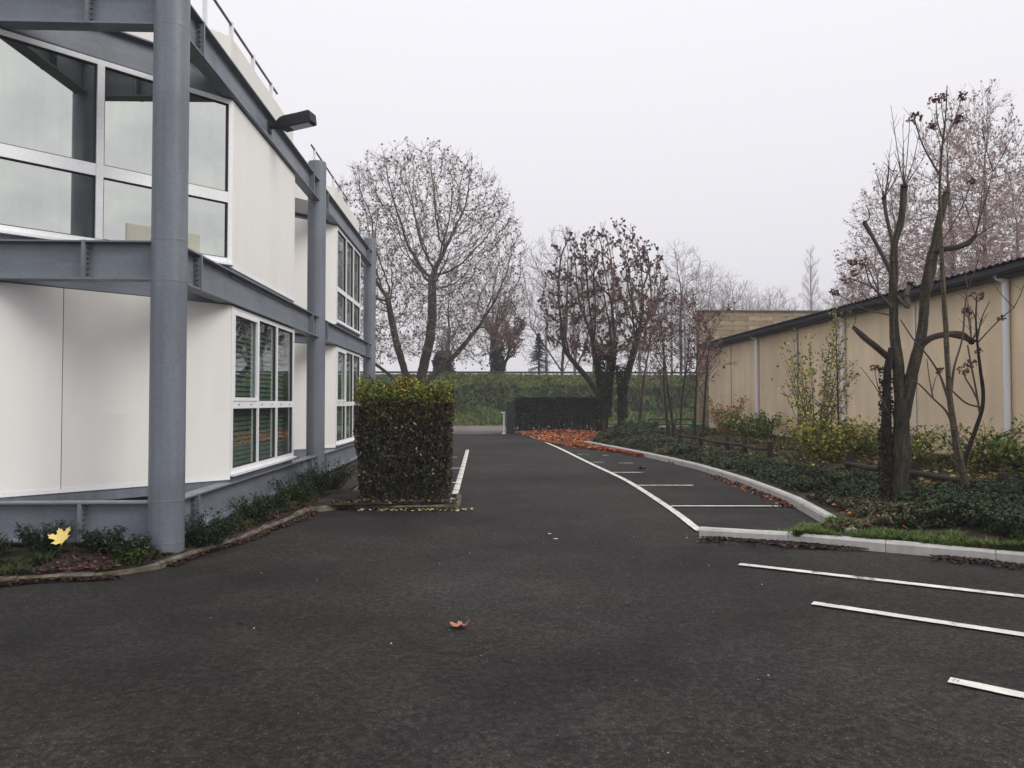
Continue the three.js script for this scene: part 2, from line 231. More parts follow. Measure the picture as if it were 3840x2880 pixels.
// fine open cracks in the asphalt
{
  const rnd = rng(210), tar = new THREE.MeshStandardMaterial({ color: lin(0.008, 0.008, 0.008), roughness: 0.95 });
  for (const [x, d, a, n, lab] of [[-2.05, 4.15, 0.55, 16, 'short dark crack in the asphalt at the near left'], [0.25, 4.6, 2.7, 12, 'faint crack in the asphalt below the orange leaf'], [0.7, 8.6, 0.1, 26, 'long faint seam across the asphalt near the pale scraps'], [1.4, 3.85, 1.2, 9, 'tiny crack in the asphalt near the picture bottom']]) {
    const p = [], idx = []; let px = x, pd = d, w = a;
    for (let k = 0; k <= n; k++) { w = a + (rnd() - 0.5) * 1.1; px += Math.cos(w) * 0.055; pd += Math.sin(w) * 0.055; const q = (0.0025 + 0.003 * rnd()) * (k === 0 || k === n ? 0.2 : 1); p.push(px - Math.sin(w) * q, 0.0035, -(pd + Math.cos(w) * q), px + Math.sin(w) * q, 0.0035, -(pd - Math.cos(w) * q)); if (k) { const b = 2 * k; idx.push(b - 2, b - 1, b, b - 1, b + 1, b); } }
    const g = new THREE.BufferGeometry(); g.setAttribute('position', new THREE.Float32BufferAttribute(p, 3)); g.setIndex(idx); g.computeVertexNormals(); struct('asphalt_crack', g, tar, lab);
  }
}
// planting beds
const bedH = (x, d) => 0.075 + 0.06 * clamp((d - 7.0) / 0.5, 0, 1) * clamp(((d < 11.2 ? along(kerbL.slice(0, 11), Math.max(6.4, d)) ?? -3 : -2.5) - 0.12 - x) / 0.3, 0, 1) + 0.035 * (fbm(x * 1.5, d * 1.5, 131, 3) - 0.5);
{
  const rows = [], L = kerbL.slice(0, 11).map(([x, d]) => [x, d]);
  for (let d = 6.35; d <= 22.4; d += 0.15) { let x = d < 11.3 ? along(L, d) : d < 12.72 ? -0.5 : -2.28; if (x === null) x = -2.5; rows.push([d, -18, x - 0.05]); }
  const g = sheet(rows, 110, bedH); struct('planting_bed', g, soil, 'dark soil bed along the foot of the steel building');
}
const bedR = (x, d) => { const n = 0.05 * (fbm(x * 0.9, d * 0.9, 132, 3) - 0.5); return 0.085 + Math.max(0, x - 5) * 0.055 + n; };
const bedRx = (d) => d <= 8.35 ? along(kerbA, d) + 0.12 : d <= 9.4 ? lerp(3.5, 4.52, (d - 8.35) / 1.05) : d <= 28.6 ? along(kerbB, d) + 0.1 : lerp(4.0, 6.3, (d - 28.6) / 10);
{
  const rows = []; for (let d = 4.2; d <= 38.5; d += 0.25) rows.push([d, bedRx(d), 10.9]);
  const m = soil.clone(); m.vertexColors = true;
  struct('shrub_bed', sheet(rows, 40, (x, d, i) => d > 8.3 && d < 9.4 && i === 0 ? 0.0 : bedR(x, d), (x, d) => { const g = clamp((fbm(x * 0.8, d * 0.8, 133, 3) - 0.35) * 3, 0, 1), y = x > 7.2 ? 1 : 0.35; return [1.1 + 0.5 * y, 1.1 + (0.6 + 0.3 * g) * y, 0.9]; }), m, 'earth of the shrub bed between the kerb and the beige hall');
}

// ---------------------------------------------------------------- steel-framed office building
const CX = -3.253, CZ = [7.79, 14.55, 21.31], BAY = 6.76, LEG = 1.81;
const office = thing('office_building', 'two storey white panelled building inside a grey steel frame', 'building', null, V(CX, 0, CZ[0]));
const o0 = office.position;
const loc = (x, y, d) => new THREE.Vector3(x - o0.x, y - o0.y, -d - o0.z);
const LV = [0.59, 3.262, 5.91], BH = 0.4, BW = 0.18;                  // beam tops, depth and flange width
const iShape = (() => { const h = BH / 2, w = BW / 2, tf = 0.0165, tw = 0.006, f = 0.014; return new THREE.Shape([[-w, -h], [w, -h], [w, -h + tf], [tw + f, -h + tf], [tw, -h + tf + f], [tw, h - tf - f], [tw + f, h - tf], [w, h - tf], [w, h], [-w, h], [-w, h - tf], [-tw - f, h - tf], [-tw, h - tf - f], [-tw, -h + tf + f], [-tw - f, -h + tf], [-w, -h + tf]].map(([x, y]) => new THREE.Vector2(x, y))); })();
const plateGeo = mbox(BW + 0.012, BH + 0.004, 0.034), boltGeo = new THREE.CylinderGeometry(0.0125, 0.0125, 0.03, 6).rotateX(Math.PI / 2);
function beam(ax, ad, bx, bd, top, splice = [], label) {
  const A = loc(ax, top - BH / 2, ad), B = loc(bx, top - BH / 2, bd), L = A.distanceTo(B);
  const g = new THREE.ExtrudeGeometry(iShape, { depth: L, bevelEnabled: false }), m = mesh('beam', g, steel, office);
  m.position.copy(A); m.rotation.y = Math.atan2(B.x - A.x, B.z - A.z); if (label) m.userData.label = label;
  for (const [s, dir] of splice) {
    const p = mesh('splice_plate', plateGeo, steel, m); p.position.set(0, 0, s);
    for (let k = 0; k < 6; k++) for (const sd of [-1, 1]) { const b = mesh('bolt', boltGeo, boltMat, m); b.position.set(sd * 0.05, -0.14 + k * 0.056, s - dir * 0.031); }
  }
  return m;
}
// columns: tubes with weld rings where the beams meet them
const colGeo = (() => { const r = 0.174, pts = [[0, -0.25], [r, -0.25]]; for (const t of LV) for (const y of [t - BH - 0.012, t + 0.012]) pts.push([r, y - 0.012], [r + 0.0035, y - 0.005], [r + 0.0035, y + 0.005], [r, y + 0.012]); pts.push([r, 6.285], [r - 0.006, 6.3], [0, 6.303]); const g = new THREE.LatheGeometry(pts.map(([x, y]) => new THREE.Vector2(x, y)), 40); const uv = g.attributes.uv, p = g.attributes.position; for (let i = 0; i < uv.count; i++) uv.setXY(i, uv.getX(i) * 1.05, p.getY(i)); g.computeVertexNormals(); return g; })();
for (const [x, d] of [[CX, CZ[0]], [CX, CZ[1]], [CX, CZ[2]], [CX - BAY, CZ[0]], [CX - 2 * BAY, CZ[0]]]) { const c = mesh('column', colGeo, steel, office); c.position.copy(loc(x, 0, d)); c.rotation.y = d + x; }
const R0 = 0.15, SP = 0.64;
for (const top of LV) {
  for (let k = 0; k < 2; k++) beam(CX, CZ[k] + R0, CX, CZ[k + 1] - R0, top, [[SP - R0, 1], [BAY - SP - R0, -1]]);
  for (let k = 0; k < 2; k++) beam(CX - k * BAY - R0, CZ[0], CX - (k + 1) * BAY + R0, CZ[0], top, [[SP - R0 + 0.19, 1], [BAY - SP - R0, -1]]);
  const f = 0.02;                                                     // diagonal edge beams under the splayed walls
  if (top > 1) beam(CX - LEG - f, CZ[0] + 0.1, CX - 0.1, CZ[0] + LEG + f, top - 0.004);
  beam(CX - 0.1, CZ[1] - LEG - f, CX - LEG, CZ[1] - 0.06, top - 0.004); beam(CX - LEG, CZ[1] + 0.06, CX - 0.1, CZ[1] + LEG + f, top - 0.004);
  beam(CX - 0.1, CZ[2] - LEG, CX - LEG, CZ[2] - 0.1, top - 0.004);
}
// the walls: runs of panels or windows along the notched outline
const WX = CX + 0.03;
const seg = {
  corner: [[CX - LEG - 0.06, CZ[0] - 0.06], [WX, CZ[0] + LEG]], bay1: [[WX, CZ[0] + LEG], [WX, CZ[1] - LEG]], notchA: [[WX, CZ[1] - LEG], [CX - LEG, CZ[1]]], notchB: [[CX - LEG, CZ[1]], [WX, CZ[1] + LEG]],
  bay2: [[WX, CZ[1] + LEG], [WX, CZ[2] - LEG]], cornerBack: [[WX, CZ[2] - LEG], [CX - LEG, CZ[2]]], back: [[CX - LEG, CZ[2]], [-17, CZ[2]]], far: [[-17, CZ[2]], [-17, CZ[0]]],
  front2: [[-17, CZ[0]], [CX - BAY - LEG, CZ[0]]], fnA: [[CX - BAY - LEG, CZ[0]], [CX - BAY, CZ[0] + LEG]], fnB: [[CX - BAY, CZ[0] + LEG], [CX - BAY + LEG, CZ[0]]], front1: [[CX - BAY + LEG, CZ[0]], [CX - LEG, CZ[0]]],
};
const prn = rng(301);
function frameAt([[ax, ad], [bx, bd]]) {                              // local frame: +x along the run, +z outwards
  const A = loc(ax, 0, ad), B = loc(bx, 0, bd), L = A.distanceTo(B), g = { A, L, ry: Math.atan2(-(B.z - A.z), B.x - A.x) };
  return g;
}
function put(m, f) { m.position.set(f.A.x, 0, f.A.z); m.rotation.y = f.ry; return m; }
function panels(s, y0, y1, cuts, name = 'wall_panel', th = 0.06, mats = panelMats) {
  const f = frameAt(s), edges = [0, ...cuts, f.L];
  for (let k = 0; k < edges.length - 1; k++) {
    const a = edges[k] + (k ? 0.004 : 0), b = edges[k + 1] - (k < edges.length - 2 ? 0.004 : 0), w = b - a;
    put(mesh(name, mbox(w, y1 - y0, th, (a + b) / 2, (y0 + y1) / 2, -th / 2, 0, prn() * 4), mats[Math.floor(prn() * mats.length)], office), f);
  }
  if (name === 'wall_panel') {
    put(mesh('base_trim', mbox(f.L, 0.04, 0.085, f.L / 2, y0 - 0.022, -0.032), alu, office), f);
    put(mesh('sill_channel', mbox(f.L - 0.02, 0.12, 0.05, f.L / 2, y0 - 0.103, -0.032), steel, office), f);
  }
}
const HEAD = 5.49, HEAD0 = 2.842, SILL0 = 0.695, SILL1 = 3.365;
// a window: outer frame, mullions, transom, panes, blind slats behind
function windowRun(s, y0, y1, cols, ty, th, glass, opts = {}) {
  const f = frameAt(s), w = new THREE.Group(); w.name = 'window'; office.add(w); put(w, f);
  if (opts.label) w.userData.label = opts.label;
  const D = 0.075, F = 0.06, L = f.L, bar = (n, bw, bh, x, y, d = D, z = 0) => mesh(n, mbox(bw, bh, d, x, y, z - D / 2 + 0.01, 0, x), alu, w);
  bar('frame', opts.lw ?? 0.075, y1 - y0, (opts.lw ?? 0.075) / 2, (y0 + y1) / 2); bar('frame', 0.06, y1 - y0, L - 0.03, (y0 + y1) / 2);
  const fw = L - 0.064 - (opts.lw ?? 0.075), fx = (L - 0.06 + (opts.lw ?? 0.075)) / 2; bar('frame', fw, F, fx, y1 - F / 2, D - 0.006); bar('frame', fw, F, fx, y0 + F / 2, D - 0.006); 
  mesh('sill', mbox(L + 0.02, 0.03, 0.14, L / 2, y0 - 0.017, -0.01), alu, w);
  mesh('sill_channel', mbox(L - 0.02, 0.12, 0.05, L / 2, y0 - 0.093, -0.045), steel, w);
  if (opts.board) mesh('pale_board', mbox(0.86, 0.24, 0.004, 1.83, y0 + F + 0.12, -0.022), new THREE.MeshStandardMaterial({ color: lin(0.6, 0.58, 0.5), map: rep(grimeTex, 0.8), roughness: 0.6 }), w);
  const xs = [opts.lw ?? 0.075, ...cols, L - 0.06];
  for (const c of cols) bar('mullion', opts.mw ?? 0.042, y1 - y0 - 2 * F - 0.004, c, (y0 + y1) / 2, D + 0.008, 0.004);
  for (let k = 0; k < xs.length - 1; k++) {
    const a = xs[k] + (k ? (opts.mw ?? 0.042) / 2 : 0), b = xs[k + 1] - (k < xs.length - 2 ? (opts.mw ?? 0.042) / 2 : 0);
    bar('transom', b - a - 0.002, th, (a + b) / 2, ty, D - 0.004);
    for (const [q0, q1] of [[y0 + F, ty - th / 2], [ty + th / 2, y1 - F]]) {
      const sash = opts.sash === k && q0 > ty, m = sash ? 0.045 : 0.012;
      const g = new THREE.PlaneGeometry(b - a - 2 * m + 0.004, q1 - q0 - 2 * m + 0.004); g.translate((a + b) / 2, (q0 + q1) / 2, -0.03); mesh('pane', g, glass, w);
      const fm = sash ? alu : seal, z = sash ? 0.004 : -0.022;
      mesh(sash ? 'sash_frame' : 'gasket', mergeGeometries([mbox(b - a - 0.004, m, 0.03, (a + b) / 2, q0 + m / 2, z), mbox(b - a - 0.004, m, 0.03, (a + b) / 2, q1 - m / 2, z), mbox(m, q1 - q0 - 2 * m, 0.03, a + m / 2 + 0.002, (q0 + q1) / 2, z), mbox(m, q1 - q0 - 2 * m, 0.03, b - m / 2 - 0.002, (q0 + q1) / 2, z)]), fm, w);
    }
  }
  if (opts.screws) for (let k = 0; k < 6; k++) { const b = mesh('screw', new THREE.CylinderGeometry(0.011, 0.011, 0.008, 8).rotateX(Math.PI / 2), boltMat, w); b.position.set(0.3 + k * (L - 0.6) / 5, ty, 0.014); }
  if (opts.blind) {
    const g = mbox(L - 0.1, 0.064, 0.003).rotateX(-0.5); let k = 0;
    for (let y = y0 + 0.08; y < y1 - 0.04; y += 0.068, k++) { const m = mesh('blind_slat', g, slatMat, w); m.position.set(L / 2, y + 0.008 * (prn() - 0.5), -0.16 + 0.012 * (prn() - 0.5)); m.rotation.z = 0.004 * (prn() - 0.5); }
    mesh('blind_backing', mbox(L - 0.08, y1 - y0 - 0.02, 0.01, L / 2, (y0 + y1) / 2, -0.24), slabMat, w);
  }
  return w;
}
const third = (L) => [L * 0.36, L * 0.665];
panels(seg.corner, 0.665, 2.85, [0.76]);
windowRun(seg.bay1, SILL0, HEAD0, third(3.14), 1.575, 0.1, clearGlass, { blind: 1, sash: 0, screws: 1, label: 'ground floor window with lowered blind and three lights' });
panels(seg.notchA, 0.665, 2.85, [1.3]); panels(seg.notchB, 0.665, 2.85, [1.28]);
windowRun(seg.bay2, SILL0, HEAD0, third(3.14), 1.575, 0.1, clearGlass, { blind: 1, sash: 0, screws: 1, label: 'ground floor window partly behind the clipped hedge' });
panels(seg.cornerBack, 0.665, 2.85, [1.3]);
windowRun(seg.corner, SILL1 + 0.02, HEAD, [1.1], 4.225, 0.135, solarGlass, { mw: 0.075, lw: 0.03, board: 1, label: 'upper corner glazing mirroring the sky and the steel column' });
panels(seg.bay1, SILL1, HEAD, [3.04]);
panels(seg.notchA, SILL1, HEAD, [1.3]); panels(seg.notchB, SILL1, HEAD, [1.28]);
windowRun(seg.bay2, SILL1 + 0.02, HEAD, third(3.14), 4.12, 0.1, clearGlass, { blind: 1, label: 'upper floor window mirroring bare trees' });
panels(seg.cornerBack, SILL1, HEAD, [1.3]);
for (const k of ['back', 'far', 'front2', 'fnA', 'fnB', 'front1']) { panels(seg[k], 0.665, 2.85, [1.2]); if (k !== 'front1' && k !== 'front2') panels(seg[k], SILL1, HEAD, [1.2]); }
for (const k of ['front1', 'front2']) windowRun(seg[k], SILL1 + 0.02, HEAD, [1.57], 4.225, 0.135, solarGlass, { mw: 0.075 });
// floors, roof and parapet
const outline = Object.values({ a: seg.corner[0], b: seg.corner[1], c: seg.bay1[1], d: seg.notchA[1], e: seg.notchB[1], f: seg.bay2[1], g: seg.cornerBack[1], h: seg.back[1], i: seg.far[1], j: seg.fnA[0], k: seg.fnA[1], l: seg.fnB[1] });
function slab(name, y0, y1, mat, inset) {
  const c = [-8, 14.5], sh = new THREE.Shape(outline.map(([x, d]) => { const k = 1 - inset; const q = loc(x, 0, d); return new THREE.Vector2(q.x - inset * 1.0 * Math.sign(q.x - loc(c[0], 0, 0).x), -(q.z + inset * Math.sign(c[1] - d) * -1)); }));
  const g = new THREE.ExtrudeGeometry(sh, { depth: y1 - y0, bevelEnabled: false }); g.rotateX(-Math.PI / 2); g.translate(0, y0, 0); return mesh(name, g, mat, office);
}
slab('floor_slab', 0.45, 0.585, slabMat, 0.13); slab('floor_slab', 3.06, 3.255, slabMat, 0.13); slab('roof_slab', 5.6, 5.9, slabMat, 0.13);
const PW = 0.045, parMat = [new THREE.MeshStandardMaterial({ color: lin(0.8, 0.795, 0.765), map: rep(streakTex, 0.5, 0.6), roughness: 0.6 })];
const inn = ([[ax, ad], [bx, bd]]) => [[ax - PW, ad + 0.03], [bx - PW, bd + 0.03]];
for (const k of ['corner', 'bay1', 'notchA', 'notchB', 'bay2', 'cornerBack', 'back', 'far', 'front2', 'fnA', 'fnB', 'front1']) panels(inn(seg[k]), 5.9, 6.34, [], 'parapet', 0.05, parMat);
// roof railing
const rail = new THREE.Group(); rail.name = 'roof_railing'; office.add(rail); rail.userData.label = 'thin roof railing with white posts';
const railMat = new THREE.MeshStandardMaterial({ color: lin(0.17, 0.17, 0.19), roughness: 0.5, metalness: 0.3 });
for (const [d0, d1] of [[9.0, 12.5], [15.0, 19.4]]) {
  const a = loc(CX - 0.22, 6.8, d0), b = loc(CX - 0.22, 6.8, d1);
  mesh('rail', new THREE.TubeGeometry(new THREE.LineCurve3(a, b), 1, 0.019, 8), railMat, rail);
  for (let d = d0 + 0.28; d < d1; d += 0.96) mesh('post', mbox(0.05, 0.96, 0.05, loc(CX - 0.22, 0, d).x, 6.36, loc(0, 0, d).z), alu, rail);
}
// floodlight bracketed to the top beam
{
  const black = new THREE.MeshStandardMaterial({ color: lin(0.01, 0.01, 0.013), roughness: 0.65 }), lens = new THREE.MeshPhysicalMaterial({ color: lin(0.5, 0.5, 0.52), roughness: 0.25, metalness: 0.2 });
  const t = thing('floodlight', 'black floodlight sticking out from the top steel beam', 'floodlight', null, V(CX + 0.02, 5.76, 11.27));
  const head = new THREE.Group(); head.name = 'head'; t.add(head); head.position.set(0.16, 0.0, 0.0); head.rotation.set(0, -0.25, 0.13);
  mesh('housing', (() => { const s = new THREE.Shape([[0, 0], [0.05, -0.035], [0.52, -0.035], [0.54, -0.02], [0.54, 0.115], [0.52, 0.13], [0.06, 0.12], [0, 0.08]].map(([x, y]) => new THREE.Vector2(x, y))); const g = new THREE.ExtrudeGeometry(s, { depth: 0.2, bevelEnabled: true, bevelSize: 0.006, bevelThickness: 0.006, bevelSegments: 2 }); g.translate(0, 0, -0.1); return g; })(), black, head);
  mesh('lens', mbox(0.3, 0.008, 0.15, 0.34, -0.046, 0), lens, head);
  for (let k = 0; k < 5; k++) mesh('cooling_fin', mbox(0.2, 0.02, 0.007, 0.18, 0.138, -0.07 + k * 0.035), black, head);
  mesh('bracket_arm', new RoundedBoxGeometry(0.2, 0.055, 0.07, 2, 0.01).translate(0.1, 0.02, 0), black, t); mesh('bracket_plate', new RoundedBoxGeometry(0.025, 0.15, 0.16, 2, 0.006).translate(-0.005, 0, 0), black, t);
  mesh('joint', new THREE.CylinderGeometry(0.035, 0.035, 0.13, 14).rotateX(Math.PI / 2).translate(0.19, 0.02, 0), black, t);
}

// ---------------------------------------------------------------- beige hall
const HX = 10.69;
const hall = thing('beige_hall', 'low beige rendered hall with dark blue metal roof and white downpipes', 'building', null, V(HX, 0, 34.8));
{
  const L = (x, y, d) => new THREE.Vector3(x - HX, y, -(d - 34.8));
  const renderTex = tex(512, (u, v, i, j) => { const b = fbm(u * 4, v * 4, 141, 5, 4), s = fbm(u * 14, v * 2, 142, 3, 14), f = hash(i, j, 143); const k = 0.94 + 0.12 * (b - 0.5) + 0.07 * (s - 0.5) + 0.05 * (f - 0.5); return [240 * k, 234 * k, 226 * k]; });
  const wallMats = [0, 1, 2].map((k) => new THREE.MeshStandardMaterial({ color: lin(1.07 - 0.02 * k, 0.91 - 0.018 * k, 0.68 - 0.012 * k), map: rep(renderTex, 0.28), roughness: 0.9, bumpMap: rep(renderTex, 0.9), bumpScale: 0.003 }));
  const navy = new THREE.MeshStandardMaterial({ color: lin(0.012, 0.013, 0.026), roughness: 0.62 }), dark = new THREE.MeshStandardMaterial({ color: lin(0.03, 0.03, 0.035), roughness: 0.7 });
  const pipeMat = new THREE.MeshStandardMaterial({ color: lin(0.85, 0.87, 0.92), map: rep(mottleTex, 1), roughness: 0.5 });
  const joints = [34.8, 31.61, 28.39, 24.8, 21.48, 17.93, 14.63, 11.2, 7.8, 4.4], rnd = rng(401);
  for (let k = 0; k < joints.length - 1; k++) { const a = joints[k] - (k ? 0.014 : 0), b = joints[k + 1] + 0.014; mesh('wall_panel', mbox(0.2, 4.3, a - b, 0.1, 1.98, L(0, 0, (a + b) / 2).z, 0, rnd() * 5), wallMats[k % 3], hall); }
  const seam = new THREE.MeshStandardMaterial({ color: lin(0.2, 0.17, 0.17), roughness: 0.8 }); for (const d of [31.61, 24.8, 11.2]) mesh('seam_cover', mbox(0.014, 4.1, d === 24.8 ? 0.11 : 0.055, -0.006, 2.08, L(0, 0, d).z), seam, hall);
  mesh('joint_strip', mbox(0.16, 4.28, 30.4, 0.13, 1.98, L(0, 0, 19.6).z), dark, hall);
  mesh('end_wall', mbox(12, 4.28, 0.2, 6.22, 1.98, 0.3), wallMats[1], hall); mesh('end_wall', mbox(12, 4.28, 0.2, 6.22, 1.98, 30.2), wallMats[1], hall);
  // corrugated roof sheet, gutter and fascia
  const p = [], idx = [], n = 31 * 30, tilt = 0.13;
  for (let k = 0; k <= n; k++) { const d = 35.15 - k * 31 / n, w = 0.017 * Math.sin(k / 3 * Math.PI) ; for (const [x, y] of [[-0.5, 0], [13, 13.5 * tilt]]) for (const t of [0, -0.02]) p.push(x, 4.36 + y + w + t, L(0, 0, d).z); if (k) { const a = (k - 1) * 4, b = k * 4; idx.push(a, a + 2, b, a + 2, b + 2, b, a + 1, b + 1, a + 3, a + 3, b + 1, b + 3, a, b, a + 1, a + 1, b, b + 1); } }
  const g = new THREE.BufferGeometry(); g.setAttribute('position', new THREE.Float32BufferAttribute(p, 3)); g.setIndex(idx); g.computeVertexNormals(); mesh('roof', g, navy, hall);
  const gs = new THREE.Shape([[0, 0], [-0.13, 0], [-0.15, 0.03], [-0.15, 0.13], [-0.14, 0.14], [-0.14, 0.035], [-0.13, 0.012], [0, 0.012]].map(([x, y]) => new THREE.Vector2(x, y)));
  mesh('gutter', new THREE.ExtrudeGeometry(gs, { depth: 31, bevelEnabled: false }).translate(-0.3, 4.17, -0.3), navy, hall);
  mesh('fascia', mbox(0.03, 0.2, 30.9, -0.285, 4.22, L(0, 0, 19.65).z), dark, hall); mesh('soffit', mbox(0.27, 0.02, 30.9, -0.135, 4.135, L(0, 0, 19.65).z), dark, hall);
  for (const d of [28.39, 21.48, 14.63, 7.8]) {
    const pp = new THREE.Group(); pp.name = 'downpipe'; hall.add(pp); pp.position.copy(L(HX - 0.09, 0, d));
    mesh('pipe', new THREE.CylinderGeometry(0.062, 0.062, 3.95, 18).translate(0, 2.1, 0), pipeMat, pp);
    mesh('offset_bend', new THREE.TubeGeometry(new THREE.CatmullRomCurve3([[0, 4.0, 0], [0, 4.06, 0], [-0.14, 4.13, 0], [-0.2, 4.2, 0]].map((q) => new THREE.Vector3(...q))), 12, 0.06, 14), pipeMat, pp);
    for (const y of [0.7, 2.0, 3.3, 3.95]) mesh('clip', new THREE.CylinderGeometry(0.07, 0.07, 0.045, 18).translate(0, y, 0), pipeMat, pp);
  }
  mesh('cover_rod', new THREE.CylinderGeometry(0.024, 0.024, 4, 10).translate(-0.03, 2, L(0, 0, 17.93).z), pipeMat, hall);
}
// stepped block of beige courses behind the hall
{
  const w = thing('block_building', 'flat topped beige masonry block rising behind the beige hall roof', 'building', null, V(10.72, 0, 36.3));
  const bt = tex(256, (u, v, i, j) => { const k = 0.9 + 0.3 * (fbm(u * 6, v * 6, 151, 4, 6) - 0.5) + 0.12 * (hash(i, j, 152) - 0.5); return [206 * k, 192 * k, 170 * k]; });
  const mats = [[0.8, 0.75, 0.66], [0.66, 0.62, 0.54], [0.72, 0.68, 0.62], [0.6, 0.55, 0.49], [0.86, 0.78, 0.65]].map((c) => new THREE.MeshStandardMaterial({ color: lin(...c), map: rep(bt, 0.8), roughness: 0.95 }));
  const mortar = new THREE.MeshStandardMaterial({ color: lin(0.16, 0.15, 0.14), roughness: 1 }), rnd = rng(402);
  mesh('core_wall', mbox(15, 6.1, 0.4, 7.52, 3.05, -0.5), mats[2], w); mesh('mortar_bed', mbox(14.9, 2.4, 0.04, 7.5, 4.95, -0.29), mortar, w);
  const geos = {}; const bg = (l) => { const k = l.toFixed(2); return geos[k] ??= mbox(+k - 0.014, 0.232, 0.12); };
  for (let r = 0; r < 9; r++) { let x = 0; const y = 4.1 + r * 0.245; let first = r % 2 ? 0.5 : 1.0; while (x < 9.2) { const l = x === 0 ? first : pick(rnd, [1.0, 1.0, 1.25, 0.75]); const m = mesh('masonry_block', bg(l), pick(rnd, mats), w); m.position.set(x + l / 2 + 0.02, y, -0.27 + 0.014 * (rnd() - 0.5)); x += l; } }
  mesh('coping', mbox(15.1, 0.06, 0.62, 7.52, 6.19, -0.42), mortar, w);
}
// ---------------------------------------------------------------- low post-and-rail fence in the shrub bed
const woodTex = tex(256, (u, v) => { const k = 0.8 + 0.7 * (fbm(u * 20, v * 3, 161, 3, 20) - 0.5); return [92 * k, 80 * k, 72 * k]; });
const wood = new THREE.MeshStandardMaterial({ map: rep(woodTex, 3, 1), color: lin(0.42, 0.38, 0.38), roughness: 0.9, bumpMap: rep(woodTex, 3, 1), bumpScale: 0.008 });
function fence(posts, gaps, label, seed) {
  const rnd = rng(seed), t = thing('rail_fence', label, 'fence', 'low wooden fence runs', V(posts[0][0], bedR(posts[0][0], posts[0][1]), posts[0][1])), o = t.position;
  posts.forEach(([x, d, h], k) => {
    const y = bedR(x, d), g = new THREE.CylinderGeometry(0.062, 0.07, h + 0.2, 10); g.translate(0, (h - 0.2) / 2, 0); const m = mesh('post', g, wood, t); m.position.set(x - o.x, y - o.y, -d - o.z); m.rotation.z = (rnd() - 0.5) * 0.1;
    if (k && !gaps.includes(k)) { const [x0, d0] = posts[k - 1], a = new THREE.Vector3(x0 - o.x - 0.05, bedR(x0, d0) + 0.3 - o.y, -d0 - o.z), b = new THREE.Vector3(x - o.x - 0.05, y + 0.3 + (rnd() - 0.5) * 0.05 - o.y, -d - o.z), c = a.clone().lerp(b, 0.5); c.y -= 0.02 + rnd() * 0.02; mesh('rail', new THREE.TubeGeometry(new THREE.CatmullRomCurve3([a, c, b]), 8, 0.045, 8), wood, t); }
  });
}
fence([[6.98, 31.3, 0.45], [6.95, 28.6, 0.45], [6.9, 25.9, 0.46], [6.87, 23.2, 0.44], [6.85, 20.6, 0.45], [6.82, 19.1, 0.46], [6.8, 17.4, 0.48]], [], 'low dark wooden fence run between the far shrubs and the yellow bush', 411);
fence([[6.74, 13.5, 0.52], [6.85, 11.6, 0.46], [6.95, 9.7, 0.46], [7.0, 7.9, 0.46]], [], 'low dark wooden fence run behind the pollarded tree', 412);

